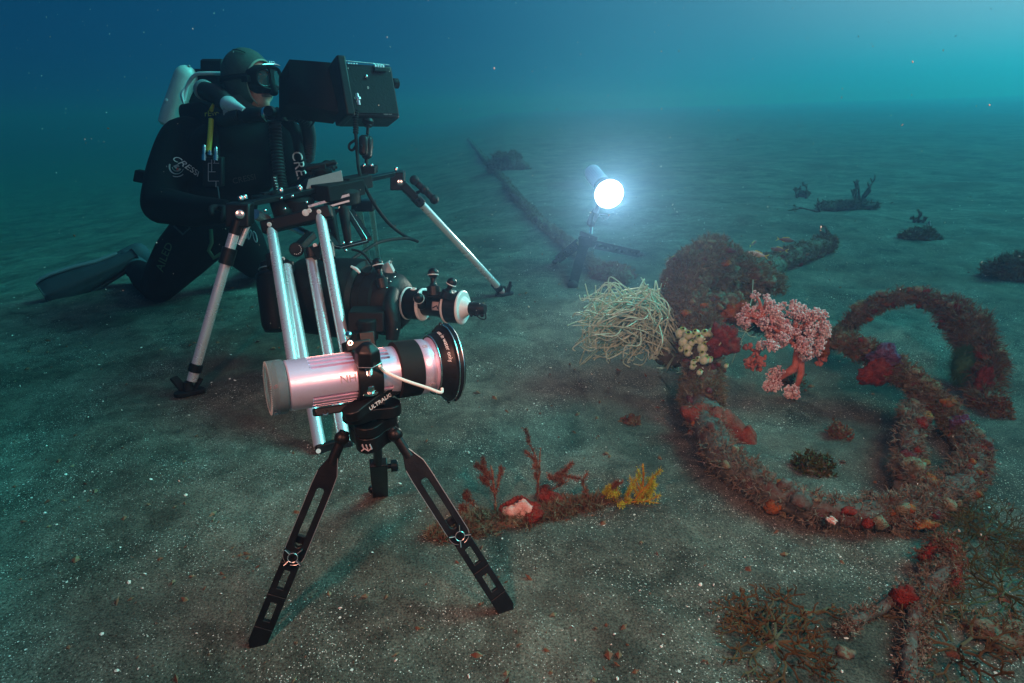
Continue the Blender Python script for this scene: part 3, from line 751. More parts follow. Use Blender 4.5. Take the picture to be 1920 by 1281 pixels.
# ------------------------------------------------------------------ camera housing with its long lens
def housing():
    d0, d1 = 1.93, 1.74
    A = P(600, 556, d0 + .03); B = P(932, 582, d1)
    ax = (B - A).normalized(); L = (B - A).length
    t = thing('camera_housing', A + ax * L * .35, 'black camera housing with probe lens and two white edged gear rings hung under slider', 'camera housing')
    w, n = facing(ax, A + ax * L * .5); upd = w if w.z > 0 else -w
    def X(px): return ((P(px, 575, 1.84) - A).dot(ax))
    mb = MB(); mb.lathe([(-.06, .08), (-.045, .122), (X(640), .128), (X(668), .124), (X(676), .112)], A, ax, 56); body = mb.build('body', M['plastic'], t)
    mb = MB(); mb.lathe([(X(666), .108), (X(690), .104), (X(712), .102), (X(716), .092), (X(738), .088), (X(752), .070), (X(757), .040)], A, ax, 56); port = mb.build('port', M['plastic'], t)
    mb = MB()
    for (px, r) in ((668, .1245), (690, .1048), (713, .1025)): mb.tube([A + ax * X(px) + (n * math.cos(q) + upd * math.sin(q)) * r for q in [2 * PI * i / 48 for i in range(49)]], .0012, 6, cap=False)
    mb.build('seam', M['rubber'], port)
    for k in range(1):
        mb = MB()
        for q in (.5, .8, 1.1, -.1): mb.ball(A + ax * X(742) + (n * math.cos(q) + upd * math.sin(q)) * .083, .003, 8, 6)
        build_each(mb, 'screw', M['steel'], port, 0)
    mb = MB(); mb.lathe([(X(750), .031), (X(835), .0325), (X(838), .0345), (X(862), .0345)], A, ax, 40); barrel = mb.build('lens_barrel', M['black'], t)
    for (x0, x1, r) in ((762, 800, .047), (852, 887, .0475)):
        s = X(x0); e = X(x1)
        mb = MB(); mb.lathe([(s + .003, r * .6), (s + .004, r), (e - .004, r), (e - .003, r * .6)], A, ax, 60)
        ring = mb.build('gear_ring', M['black'], barrel)
        mb = MB(); mb.lathe([(s - .002, r * .55), (s - .002, r * .98), (s + .001, r * 1.05), (s + .005, r * 1.05), (s + .006, r)], A, ax, 60)
        mb.lathe([(e - .006, r), (e - .005, r * 1.05), (e - .001, r * 1.05), (e + .002, r * .97), (e + .002, r * .55)], A, ax, 60)
        if x0 > 800: mb.lathe([(e + .001, r * .70), (e + .004, r * .66), (X(903), .016)], A, ax, 40)
        mb.build('rim', M['white'], ring)
        q = 1.15; c = A + ax * ((s + e) / 2) + (n * math.cos(q) + upd * math.sin(q)) * r; nn = (n * math.cos(q) + upd * math.sin(q))
        tt = ax.cross(nn); mb = MB(); mb.tube([c + nn * .001 + ax * .0075 * math.cos(v) + tt * .0065 * math.sin(v) for v in [2 * PI * i / 20 for i in range(21)]], .0022, 6, cap=False); mb.build('index_mark', M['print'], ring)
    # QR and logo sticker is left plain: a small pale label
    mb = MB(); 
    mb.lathe([(X(890), .017), (X(918), .019), (X(925), .0185), (X(934), .013), (X(934), .006)], A, ax, 24)
    for (x, dy, dz) in ((915, .006, -.016), (922, .012, -.014), (928, .0, -.018), (905, 0, -.019)): mb.ball(A + ax * X(x) + upd * dz + n * dy, .006, 8, 6)
    tipo = mb.build('lens_tip', M['plastic'], barrel)
    mb = MB(); mb.tube(catmull([A + ax * X(915) - upd * .018, A + ax * X(926) - upd * .028, A + ax * X(936) - upd * .026, A + ax * X(934) - upd * .008], 5), .002, 6); mb.build('wire_loop', M['rubber'], tipo)
    mb = MB()
    for (x, q) in ((900, 1.2), (908, 1.25), (925, .9), (921, -.3)): mb.ball(A + ax * X(x) + (n * math.cos(q) + upd * math.sin(q)) * .0185, .0018, 6, 5)
    build_each(mb, 'screw', M['steel'], tipo, 0)
    mb = MB()
    for sx, sy, hw_, hh_ in ((0, 0, .0105, .0015), ):
        pass
    c = A + ax * X(838); q0 = .0
    vs = []; fs = []
    for i in range(5):
        for j in range(7):
            q = -.42 + j * .12; vs.append(c + ax * (-.011 + .0055 * i) + (n * math.cos(q) + upd * math.sin(q)) * .0358)
    for i in range(4):
        for j in range(6): fs.append((i * 7 + j, i * 7 + j + 1, (i + 1) * 7 + j + 1, (i + 1) * 7 + j))
    mb.add(vs, fs); o = mb.build('sticker', M['greyprint'], barrel); o.modifiers.new('s', 'SOLIDIFY').thickness = .001
    mb = MB(); mb.bar(c + ax * -.008 + n * .0368 - upd * .008, c + ax * .006 + n * .0366 + upd * .0, .0016, .0006, n); mb.bar(c + ax * .006 + n * .0366 + upd * .0, c + ax * .009 + n * .0366 - upd * .009, .0016, .0006, n); mb.build('sticker_mark', M['black'], o)
    # ball mounts
    def ballmount(base, ball, r, par):
        base = V(base); ball = V(ball); a = (ball - base).normalized(); Lb = (ball - base).length
        mb = MB(); mb.lathe([(-.01, r * 1.25), (Lb * .28, r * 1.25), (Lb * .34, r * .8), (Lb * .5, r * .5), (Lb * .72, r * .55), (Lb * .76, r * .8)], base, a, 20); mb.ball(ball, r, 18, 12)
        o = mb.build('ball_mount', M['black'], par)
        u, v2, _ = frame(a); mb = MB()
        mb.tube([ball - a * r * .35 + (u * math.cos(q) + v2 * math.sin(q)) * r * .96 for q in [2 * PI * i / 28 for i in range(29)]], r * .11, 6, cap=False)
        mb.build('o_ring', M['white'], o)
    ballmount(P(717, 535, 1.80), P(708, 494, 1.80), .0165, port)
    ballmount(P(813, 548, 1.76), P(812, 512, 1.76), .0155, barrel)
    ballmount(P(838, 552, 1.74), P(847, 530, 1.73), .0145, barrel)
    ballmount(P(793, 572, 1.82), P(785, 559, 1.71), .0145, barrel)
    mb = MB(); mb.box(P(815, 553, 1.77), (.034, .016, .010), (ax, n, upd)); mb.build('mount_shoe', M['black'], barrel, bevel=.002)
    mb = MB(); p = P(727, 503, 1.85); mb.box(p, (.014, .014, .018), ((CR + CU * .5).normalized(), V((0, 1, 0)), (CU - CR * .5).normalized())); mb.tube([p, p + CR * .012 + CU * .022], .003, 8); mb.build('cable_fitting', M['grey'], port, bevel=.002)
    mb = MB(); mb.tube(catmull([P(660, 500, 1.84), P(672, 505, 1.82), P(690, 514, 1.81), P(698, 500, 1.84), P(680, 475, 1.88), P(660, 468, 1.9)], 8), .0035, 8); mb.build('cable', M['rubber'], body)
    mb = MB(); mb.tube(catmull([P(659, 500, 1.80), P(668, 505, 1.79), P(675, 512, 1.79)], 5), [.004] * 3 + [.005] * 5 + [.004] * 3, 8); mb.build('reflective_strip', M['white'], body)
    # pistol grip handle hanging below the port
    g0 = P(737, 560, 1.74); pts = [P(738, 548, 1.77), P(732, 575, 1.73), P(737, 605, 1.72), P(735, 638, 1.72)]
    mb = MB(); mb.tube(catmull(pts, 8), [.022 + .008 * math.sin(k / 24 * PI) for k in range(25)], 16, True, .75); mb.build('grip', M['plastic'], t)
    # lower bracket that reaches down to the foreground
    mb = MB(); mb.box(P(690, 598, 1.72), (.05, .03, .028), (CR, V((0, 1, 0)), CU)); mb.bar(P(668, 612, 1.70), P(735, 590, 1.72), .012, .012); mb.lathe([(-.03, .026), (.03, .026)], P(690, 618, 1.70), V((0, 0, 1)), 18)
    mb.box(P(682, 640, 1.69), (.03, .024, .03), (CR, V((0, 1, 0)), CU)); br = mb.build('bracket', M['rubber'], t, bevel=.004)
    mb = MB(); p = P(654, 628, 1.66); nn = (CO - p).normalized(); mb.lathe([(0, .011), (.006, .009), (.012, .0)], p, nn, 16); build_each(mb, 'bolt', M['steel'], br, 0)
    return t
housing()

def hung_canister():
    c = P(507, 512, 2.12); a = (P(520, 622, 2.10) - c); L = a.length; a.normalize()
    t = thing('battery_canister', c + a * L, 'dark cylindrical canister hanging behind the polished slider legs', 'canister')
    mb = MB(); mb.lathe([(0, .044), (.01, .050), (L - .03, .048), (L - .004, .040), (L, .02)], c, a, 30); mb.build('body', M['plastic'], t)
    mb = MB(); mb.lathe([(-.045, .018), (-.035, .033), (-.004, .036), (0, .045), (.008, .051), (.014, .051)], c, a, 30); cp = mb.build('cap', M['black'], t)
    mb = MB(); u, v, _ = frame(a); mb.tube([c - a * .016 + (u * math.cos(q) + v * math.sin(q)) * .036 for q in [2 * PI * i / 28 for i in range(29)]], .0022, 6, cap=False); mb.build('o_ring', M['alu'], cp)
hung_canister()

# ------------------------------------------------------------------ monitor with sun hood
def monitor():
    d = 2.22
    c = P(690, 174, d); t = thing('monitor_housing', P(690, 232, d), 'black underwater monitor box with long sun hood, standing on a ball arm above the slider', 'monitor')
    ux = (P(745, 176, d + .10) - P(636, 172, d - .02)).normalized(); uy = (CU - ux * CU.dot(ux)).normalized(); un = ux.cross(uy)
    W2 = (P(742, 174, d) - P(636, 174, d)).length / 2; H2 = .095
    mb = MB(); mb.box(c + un * -.04, (W2, H2, .06), (ux, uy, un)); body = mb.build('body', M['black'], t, bevel=.010)
    mb = MB(); mb.box(c - ux * (W2 + .0), (.016, H2 * 1.07, .068), (ux, uy, un)); fr = mb.build('front_frame', M['black'], t, bevel=.006)
    mb = MB(); f = c + un * .029
    mb.tube([c - ux * (W2 - .017) + un * .030 + uy * s for s in (-H2 * 1.0, H2 * .95)] + [c - ux * (W2 - .03) + un * .030 + uy * H2 * 1.02, c + ux * (W2 * .9) + un * .022 + uy * H2 * 1.0], .0014, 6)
    mb.tube([c - ux * (W2 - .034) + un * .022 + uy * s for s in (-H2 * .85, H2 * .80)], .0020, 6)
    mb.build('bright_edge', M['edge'], body)
    mb = MB(); mb.plate([(-W2 * .72, -H2 * .86), (W2 * .92, -H2 * .86), (W2 * .92, H2 * .78), (-W2 * .72, H2 * .78)], None, c + un * .021, ux, uy, .003); mb.build('lid', M['plastic'], body, bevel=.002)
    for (px, py) in ((661, 128), (711, 131)):
        p = P(px, py, d); mb = MB(); mb.box(p - uy * .002, (.022, .007, .012), (ux, uy, un)); la = mb.build('latch', M['black'], body, bevel=.001)
        mb = MB()
        for k in range(4): mb.box(p + uy * .010 + ux * (-.015 + .010 * k), (.0035, .006, .008), (ux, uy, un))
        mb.build('latch_teeth', M['alu'], la, bevel=.0008)
    mb = MB(); mb.lathe([(0, .010), (.012, .010), (.012, .018), (.03, .018), (.033, .014)], c + ux * W2 + uy * .045 - un * .02, ux, 20); mb.build('knob', M['plastic'], body)
    fo = c + un * .026
    for (px, py) in ((673, 143), (687, 144)):
        mb = MB(); p = P(px, py, d - .03); n = (CO - p).normalized(); mb.ball(p, (.006, .006, .008), 10, 8); build_each(mb, 'button', M['steel'], body, 0)
    for (px, py) in ((674, 165), (690, 165)):
        p = P(px, py, d - .032); lettering('0', .013, flatmap(p, ux, uy, .001), M['print'], body)
    for s, px, py, z in (('OK  F-1', 668, 136, .004), ('VIDEO OUT', 727, 215, .005)):
        lettering(s, .006, flatmap(P(px, py, d - .028), ux, uy, .001), M['greyprint'], body)
    # cable gland and coiled strain relief
    g = P(670, 186, d - .04); mb = MB(); mb.lathe([(-.022, .009), (-.004, .010), (-.004, .015), (.004, .015), (.005, .009), (.018, .009)], g, uy, 18); gl = mb.build('cable_gland', M['steel'], body)
    mb = MB(); prof = []
    e0 = P(668, 208, d - .04); e1 = P(667, 250, d - .05); a = (e1 - e0); L = a.length; a.normalize(); k = 0
    while k < L: prof += [(k, .0105), (k + .005, .0075)]; k += .009
    mb.lathe(prof, e0, a, 14); mb.tube([g, e0], .008, 10)
    pts = catmull([e1, P(670, 290, d - .06), P(676, 330, d - .10), P(700, 380, d - .1), P(730, 420, d), P(760, 443, d + .12), P(783, 453, d + .2)], 10)
    mb.tube(pts, .0062, 10)
    mb.tube(catmull([P(781, 452, d + .19), P(762, 447, d + .1), P(730, 450, d), P(705, 457, d - .1), P(672, 478, d - .2), P(655, 490, d - .28)], 8), .0055, 8)
    mb.tube(catmull([P(668, 262, d - .05), P(656, 270, d - .05), P(655, 279, d - .05), P(662, 281, d - .05), P(670, 268, d - .05)], 6), .0045, 8)
    mb.build('cable', M['rubber'], t)
    # hood: four walls opening towards the diver's mask
    def ring(px, y0, y1, dd, hw):
        a = P(px, y0, dd); b = P(px, y1, dd); return [a + un * hw, a - un * hw, b - un * hw, b + un * hw]
    r0 = ring(634, 133, 221, d + .0, .062); r1 = ring(584, 131, 214, d + .03, .072); r2 = ring(533, 129, 205, d + .07, .082)
    mb = MB(); vs = r0 + r1 + r2; fs = []
    for i in range(2):
        for k in range(4): j = (k + 1) % 4; fs.append((i * 4 + k, i * 4 + j, i * 4 + 4 + j, i * 4 + 4 + k))
    mb.add(vs, fs, False); hood = mb.build('sun_hood', M['rubber'], t); s = hood.modifiers.new('s', 'SOLIDIFY'); s.thickness = .006; s.offset = 0
    # ball arm
    mb = MB(); p0 = P(690, 228, d - .02); mb.lathe([(0, .020), (.010, .022), (.016, .016), (.018, .014), (.024, .014)], p0 + CU * .006, -CU, 20); mb.tube([p0 - CU * .015, P(689, 252, d - .02)], .0055, 10)
    mb.ball(P(687, 263, d - .02), .019, 14, 9); arm = mb.build('ball_arm', M['black'], t)
    mb = MB(); mb.capsule(P(681, 262, d - .05), P(681, 284, d - .05), .017, .016, 14, .6); mb.capsule(P(694, 264, d - .02), P(692, 288, d - .02), .016, .017, 14, .6); mb.ball(P(687, 290, d - .02), .018, 14, 9); mb.tube([P(687, 295, d - .02), P(688, 322, d - .02)], .007, 10); mb.tube([P(676, 274, d - .06), P(698, 276, d)], .006, 10)
    mb.build('arm_clamp', M['black'], arm)
    mb = MB(); mb.box(P(690, 318, d - .02), (.030, .03, .014), (CR, V((0, 1, 0)), CU)); mb.build('base_plate', M['rubber'], arm, bevel=.003)
monitor()

# ------------------------------------------------------------------ lit lamp on its own small tripod, further back
M['suitlike'] = mat('matt_black_leg', (.003, .003, .0035), .85, 0, .08)
def back_lamp():
    c = P(1101, 452, 3.22)
    feet = [G(1040, 494), G(1074, 538), G(1202, 480)]
    t = thing('tripod', V((c.x, c.y, gh(c.x, c.y))), 'low black tripod with lattice legs splayed on the sand under the shining lamp', 'tripod')
    mb = MB(); mb.lathe([(-.03, .03), (-.026, .046), (.022, .048), (.028, .040)], c, V((0, 0, 1)), 6); mb.build('hub', M['suitlike'], t, bevel=.003)
    tops = [P(1086, 456, 3.2), P(1094, 463, 3.16), P(1115, 459, 3.22)]
    for i, (a, b) in enumerate(zip(tops, feet)):
        b = b + V((0, 0, .008)); ax = (b - a); L = ax.length; ax.normalize(); w, n = facing(ax, (a + b) / 2)
        mb = MB(); hw = .020
        if i == 2: hw = .016
        for s in (-1, 1): mb.bar(a + w * s * hw, b + w * s * hw * .8 - ax * .02, .006, .009, n)
        N = 5
        for k in range(N + 1): q = .02 + (L - .05) * k / N; mb.bar(a + ax * q - w * hw, a + ax * q + w * hw, .005, .008, n)
        for k in range(N): 
            q = .02 + (L - .05) * k / N; q2 = .02 + (L - .05) * (k + 1) / N; s = 1 if k % 2 else -1
            mb.bar(a + ax * q - w * hw * s, a + ax * q2 + w * hw * s, .004, .008, n)
        if i == 1: mb.bar(a, b - ax * .02, hw, .006, n)
        leg = mb.build('leg', M['suitlike'], t)
        mb = MB(); mb.ball(b, (.026, .026, .022) if i == 1 else .015, 12, 8); mb.tube([b - ax * .03, b], .010, 8)
        if i == 2: mb.tube([b - ax * .02, b + ax * .03], [.012, .002], 8)
        mb.build('foot', M['rubber'], leg)
    mb = MB(); mb.bar(P(1088, 436, 3.2), P(1120, 449, 3.18), .013, .012, V((0, 0, 1))); mb.build('clamp_bar', M['black'], t, bevel=.003)
    mb = MB(); mb.tube([P(1108, 440, 3.2), P(1109, 424, 3.21)], .009, 10); mb.build('post', M['steel'], t)
    mb = MB(); mb.capsule(P(1105, 417, 3.2), P(1113, 396, 3.22), .020, .017, 12, .7); mb.capsule(P(1113, 415, 3.22), P(1121, 396, 3.22), .016, .014, 12, .7); mb.ball(P(1109, 420, 3.21), .020); mb.tube(catmull([P(1124, 402, 3.2), P(1138, 402, 3.2), P(1140, 408, 3.2), P(1132, 411, 3.2), P(1124, 404, 3.2)], 6), .004, 6); mb.build('ball_clamp', M['black'], t)
    # light head pointing out of the picture towards the camera
    F = P(1142, 364, 3.02); Bk = P(1111, 324, 3.38); ax = (F - Bk).normalized(); L = (F - Bk).length
    t2 = thing('video_light', P(1125, 345, 3.2), 'lit video light shining white towards the camera above the far small tripod', 'video light')
    vs = []; fs = []; NA = 96; w, n = facing(ax, Bk); xs = [0, .006, L * .14, L * .15, L * .60, L * .61, L * .76]
    for x in xs:
        for k in range(NA):
            a = 2 * PI * k / NA; r = .046 if x > 0 else .042
            if L * .145 < x < L * .605 and k % 4 < 2: r -= .003
            vs.append(Bk + ax * x + (n * math.cos(a) + w * math.sin(a)) * r)
    for i in range(len(xs) - 1):
        for k in range(NA): p = i * NA + k; q = i * NA + (k + 1) % NA; fs.append((p, q, q + NA, p + NA))
    fs.append(tuple(range(NA - 1, -1, -1)))
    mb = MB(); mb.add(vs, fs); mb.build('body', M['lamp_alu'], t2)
    mb = MB(); mb.lathe([(L * .74, .047), (L * .80, .056), (L * .97, .072), (L * 1.0, .074), (L * 1.0, .066)], Bk, ax, 48, cap=False); mb.build('front_ring', M['black'], t2)
    e = bpy.data.materials.new('lamp_face'); e.use_nodes = True; b = e.node_tree.nodes['Principled BSDF']; b.inputs['Base Color'].default_value = (.9, .9, .9, 1); b.inputs['Emission Color'].default_value = (1, .98, .94, 1); b.inputs['Emission Strength'].default_value = 16
    mb = MB(); mb.lathe([(L * .985, .073), (L * 1.0, .071), (L * 1.015, .055), (L * 1.02, .0)], Bk, ax, 48, cap=False); mb.build('lens', e, t2)
    mb = MB(); mb.lathe([(L * .70, .0475), (L * .70, .052), (L * .80, .052)], Bk, ax, 32, cap=False); mb.tube([Bk + ax * L * .72 - V((0, 0, .04)), P(1116, 398, 3.2)], .012, 10); mb.build('mount_band', M['black'], t2)
    p = F + ax * .03
    lamp('video_lamp_light', 'SPOT', p, p + (CO - p).normalized() + V((.10, 0, .27)), LAMP_W, (.92, .86, .76), shadow_soft_size=.06, spot_size=math.radians(135), spot_blend=1)
LAMP_W = 76
back_lamp()
# ------------------------------------------------------------------ kneeling diver
M['suit'] = mat('black_neoprene', (.003, .0034, .004), .8, 0, .12, var=(.006, .0066, .0072), vscale=22, bump=.12, bscale=60)
M['hood'] = mat('grey_green_neoprene', (.060, .085, .075), .85, 0, .2, var=(.085, .115, .10), vscale=26, bump=.15, bscale=120)
M['hoodrim'] = mat('pale_hood_edge', (.36, .36, .28), .8)
M['skin'] = mat('skin', (.90, .36, .25), .55, 0, .4, var=(.80, .28, .19), vscale=30, bump=.05, bscale=150)
M['lips'] = mat('lip_skin', (.40, .16, .13), .5)
M['eyewhite'] = mat('eye_white', (.7, .68, .64), .3)
M['iris'] = mat('eye_iris', (.05, .03, .02), .3)
M['fin'] = mat('fin_rubber', (.022, .032, .040), .55, 0, .35, var=(.032, .044, .055), vscale=14)
M['finrail'] = mat('fin_rail', (.13, .17, .19), .5)
M['boot'] = mat('grey_boot', (.035, .05, .065), .75, 0, .3)
M['dimprint'] = mat('worn_print', (.05, .045, .045), .7)
M['glove'] = mat('black_glove', (.008, .009, .010), .7, 0, .3)
M['tank'] = mat('white_painted_tank', (.66, .70, .64), .42, 0, .5, var=(.55, .60, .55), vscale=18)
M['hose'] = mat('corrugated_hose', (.012, .013, .014), .5, 0, .4)
M['lensglass'] = mat('mask_glass', (.30, .36, .36), .05, 0, .5, trans=.9)

def remeshed(mb, name, m, parent, vox, smooth=6):
    o = mb.build(name, m, parent, auto=False)
    r = o.modifiers.new('union', 'REMESH'); r.mode = 'VOXEL'; r.voxel_size = vox; r.use_smooth_shade = True
    s = o.modifiers.new('smooth', 'SMOOTH'); s.factor = .5; s.iterations = smooth
    return o

def limb(mb, pts, rr, n=16):
    """rounded, tapering chain with flesh between the joints"""
    ps = catmull(pts, 6); m = len(pts); rs = []
    for i in range(m - 1):
        for k in range(6): t = k / 6; rs.append(rr[i] * (1 - t) + rr[i + 1] * t)
    rs.append(rr[-1]); mb.tube(ps, rs, n); mb.ball(pts[0], rr[0], 14, 9); mb.ball(pts[-1], rr[-1], 14, 9)

def diver():
    knee = G(300, 568)
    DK = depth(knee)
    hip = P(392, 432, DK - .02); chest = P(448, 292, DK - .10); neck = P(462, 226, DK - .14)
    t = thing('person', V((hip.x, hip.y, gh(hip.x, hip.y))), 'diver in black wetsuit and grey green hood kneeling on the sand behind the camera rig', 'person')
    side = CR; fwd = -CF
    # ---- body: one continuous surface
    mb = MB()
    fac = (CR * .55 - CF * .83 - CU * .0); fac.z = 0; fac.normalize()         # the way the chest faces
    upv = V((0, 0, 1)); lat = fac.cross(upv).normalized()                     # diver's right-left line
    if lat.dot(CR) < 0: lat = -lat
    tor = [hip, (hip + chest) / 2 + fac * .02, chest, chest + (neck - chest) * .55]
    for c, rx, ry, rz in ((hip, .165, .125, .13), ((hip * .6 + chest * .4), .165, .125, .15), (chest - (chest - hip) * .12, .20, .135, .17), (chest + (neck - chest) * .35, .215, .125, .12)):
        mb.ball(c, (rx, ry, rz), 20, 14, (lat, fac, upv))
    mb.tube([chest, neck, neck + (P(468, 196, DK - .16) - neck) * .9], [.12, .075, .068], 16)
    # viewer-left arm (the diver's right): elbow out, forearm across to the rig
    sh = P(346, 262, DK - .12); el = P(303, 384, DK - .30); wr = P(424, 396, DK - .62)
    limb(mb, [sh + (chest - sh) * .35, sh, (sh + el) / 2 + fac * -.01 - lat * .012, el], [.10, .098, .092, .082])
    limb(mb, [el, (el + wr) / 2 + V((0, 0, -.012)), wr], [.080, .066, .044])
    # viewer-right arm: upper arm hangs, forearm reaches to the head knob
    sh2 = P(538, 262, DK - .02); el2 = P(562, 372, DK - .14); wr2 = P(588, 338, DK - .42)
    limb(mb, [sh2 + (chest - sh2) * .35, sh2, (sh2 + el2) / 2, el2], [.10, .095, .080, .066])
    limb(mb, [el2, (el2 + wr2) / 2, wr2], [.064, .054, .038])
    # legs: thigh down to the knee, shin folded back over the sand
    kn = knee + V((.0, .02, .075)); hp = P(378, 440, DK - .02)
    ank = P(258, 505, DK + .34); ank.z = max(ank.z, gh(ank.x, ank.y) + .07)
    limb(mb, [hp, (hp + kn) / 2 + V((0, 0, .01)), kn], [.135, .118, .078], 18)
    limb(mb, [kn, (kn + ank) / 2 + V((-.005, 0, .0)), ank], [.076, .072, .052])
    hp2 = P(432, 436, DK + .06); kn2 = P(478, 488, DK + .22); kn2.z = max(.075 + gh(kn2.x, kn2.y), kn2.z - .02)
    limb(mb, [hp2, (hp2 + kn2) / 2 + V((0, 0, .01)), kn2], [.13, .115, .078], 18)
    an2 = kn2 + V((-.10, .38, .0)); an2.z = gh(an2.x, an2.y) + .07
    limb(mb, [kn2, (kn2 + an2) / 2, an2], [.075, .068, .05])
    body = remeshed(mb, 'body', M['suit'], t, .013, 5)
    # ---- gloved hands, five fingers each closing on the rig
    def hand(w, tip, palm_n, name):
        d = (V(tip) - V(w)).normalized(); s = d.cross(palm_n).normalized(); nn = s.cross(d)
        if nn.dot(palm_n) < 0: nn = -nn
        mb = MB(); c = V(w) + d * .055
        mb.tube([V(w) - d * .02, V(w) + d * .01], [.034, .032], 14)
        mb.ball(c, (.044, .017, .050), 16, 10, (s, nn, d))
        for k, (off, ln) in enumerate(((-.032, .066), (-.011, .078), (.011, .074), (.031, .058))):
            b = V(w) + d * .092 + s * off
            p = [b - d * .01, b + d * ln * .42 + nn * .006, b + d * ln * .72 + nn * .026, b + d * ln * .70 + nn * .046]
            mb.tube(catmull(p, 4), [.0105 - .0022 * q / 12 for q in range(13)], 10); mb.ball(p[-1], .0083, 8, 6)
        b = V(w) + d * .040 - s * .038
        p = [b, b + d * .022 - s * .022 + nn * .012, b + d * .045 - s * .020 + nn * .032]
        mb.tube(catmull(p, 4), [.0125, .012, .0118, .0115, .011, .0105, .010, .0095, .009], 10); mb.ball(p[-1], .009, 8, 6)
        o = remeshed(mb, name, M['glove'], t, .0045, 3)
    hand(wr, P(452, 392, DK - .80), (CU * -.6 - CF * .2).normalized(), 'glove')
    hand(wr2, P(601, 312, DK - .52), (CU * -.3 + CR * .6).normalized(), 'glove')
    # ---- head in its hood
    hc = P(466, 152, DK - .20)
    fd = (CR * .92 - CF * .40 - CU * .16).normalized()        # face direction: right, towards us, a little down
    hr = fd.cross(V((0, 0, 1))).normalized(); hu = hr.cross(fd).normalized()
    if hu.z < 0: hu = -hu; hr = -hr
    def H(f, r, u): return hc + fd * f + hr * r + hu * u
    k = 1.0
    # face: skull, brow, cheeks, nose, jaw in one skin
    fm = MB()
    fm.ball(H(.012, 0, .012), (.070, .092, .100), 22, 16, (hr, fd, hu)); fm.ball(H(.042, 0, -.060), (.054, .056, .052), 16, 12, (hr, fd, hu))
    fm.ball(H(.078, 0, -.092), (.024, .020, .020), 12, 8, (hr, fd, hu))
    for s in (-1, 1): fm.ball(H(.066, s * .036, -.028), (.026, .022, .026), 12, 8, (hr, fd, hu)); fm.ball(H(.085, s * .030, .030), (.028, .014, .012), 12, 8, (hr, fd, hu))
    fm.capsule(H(.092, 0, .018), H(.118, 0, -.018), .010, .014, 10); fm.ball(H(.106, .010, -.022), .010); fm.ball(H(.106, -.010, -.022), .010)
    fm.tube([H(.0, 0, -.06), H(-.01, 0, -.135)], [.058, .062], 16)
    face = remeshed(fm, 'face', M['skin'], t, .0055, 3)
    mb = MB(); mb.capsule(H(.096, -.020, -.058), H(.096, .020, -.058), .008, .008, 10); mb.build('mouth', M['lips'], face)
    for s in (-1, 1):
        mb = MB(); mb.ball(H(.087, s * .031, .010), .0125, 14, 10); e = mb.build('eye', M['eyewhite'], face)
        mb = MB(); mb.ball(H(.0975, s * .0305, .009), (.0055, .0035, .0055), 10, 8, (hr, fd, hu)); mb.build('iris', M['iris'], e)
        mb = MB(); mb.capsule(H(.100, s * .018, .031), H(.094, s * .046, .034), .0035, .003, 8); mb.build('eyebrow', M['iris'], face)
    # hood: shell with an oval opening round the face
    NU, NV = 44, 26; vs = []; fs = []
    for i in range(NV + 1):
        for j in range(NU):
            q = 2 * PI * j / NU; t0 = .86 - .26 * math.sin(q); th = t0 + (PI - t0) * i / NV          # angle from the face direction
            c = math.cos(th); s = math.sin(th)
            ou = math.sin(q); orr = math.cos(q)
            a = th if th > 1.15 else th
            lift = 0.018 * max(0, ou) * s
            r = (.100 * abs(orr) + .122 * abs(ou)) if False else 1.0
            vs.append(H(.118 * c - .006 + (.020 * max(0, -ou) * s), .096 * s * orr, .122 * s * ou + .012))
    for i in range(NV):
        for j in range(NU):
            a = i * NU + j; b = i * NU + (j + 1) % NU; fs.append((a, a + NU, b + NU, b))
    # open at the face, shorter opening above the brow
    mb = MB()
    vs2 = []
    for idx, p in enumerate(vs):
        vs2.append(p)
    mb.add(vs2, fs); mb.tube([H(-.045, 0, -.06), H(-.04, 0, -.11), H(-.03, 0, -.165)], [.098, .088, .10], 26, False)
    hood = mb.build('hood', M['hood'], t, auto=False); s_ = hood.modifiers.new('s', 'SOLIDIFY'); s_.thickness = .006; s_.offset = 1
    mb = MB(); rim = []
    for j in range(57):
        q = 2 * PI * j / 56; th = .86 - .26 * math.sin(q); c = math.cos(th); s = math.sin(th); ou = math.sin(q)
        rim.append(H(.118 * c - .004 + (.020 * max(0, -ou) * s), .098 * s * math.cos(q) * 1.0, .124 * s * ou + .012))
    # widen the visible rim over the brow
    mb.tube(rim, [.0048 if math.sin(2 * PI * j / 56) > -.2 else .003 for j in range(57)], 8, cap=False); mb.build('hood_edge', M['hoodrim'], hood)
    mb = MB(); sg = 1 if hr.dot(CO - hc) > 0 else -1; mb.tube([H(.118 * math.cos(th) - .006 + .0, sg * .101 * math.sin(th) * .5, .128 * math.sin(th) * .866 + .012) for th in [1.05 + .08 * i for i in range(8)]], .0018, 6); mb.build('hood_seam', M['suit'], hood)
    # mask: skirt, frame, two lenses, nose pocket, strap
    mb = MB(); fr = MB(); vs = []; fs = []
    N = 40
    def oval(f, rx, ru, u0, n=N, sq=.75):
        out = []
        for j in range(n):
            q = 2 * PI * j / n; c = math.cos(q); s = math.sin(q)
            out.append((f - .018 * abs(c) ** 2, rx * math.copysign(abs(c) ** sq, c), u0 + ru * math.copysign(abs(s) ** sq, s)))
        return out
    rings = [oval(.083, .078, .060, .004), oval(.105, .080, .056, .008), oval(.138, .076, .050, .010), oval(.146, .072, .046, .010), oval(.144, .066, .040, .010), oval(.128, .064, .038, .010)]
    for R_ in rings:
        for (f, r, u) in R_: vs.append(H(f, r, u))
    for i in range(len(rings) - 1):
        for j in range(N): a = i * N + j; b = i * N + (j + 1) % N; fs.append((a, b, b + N, a + N))
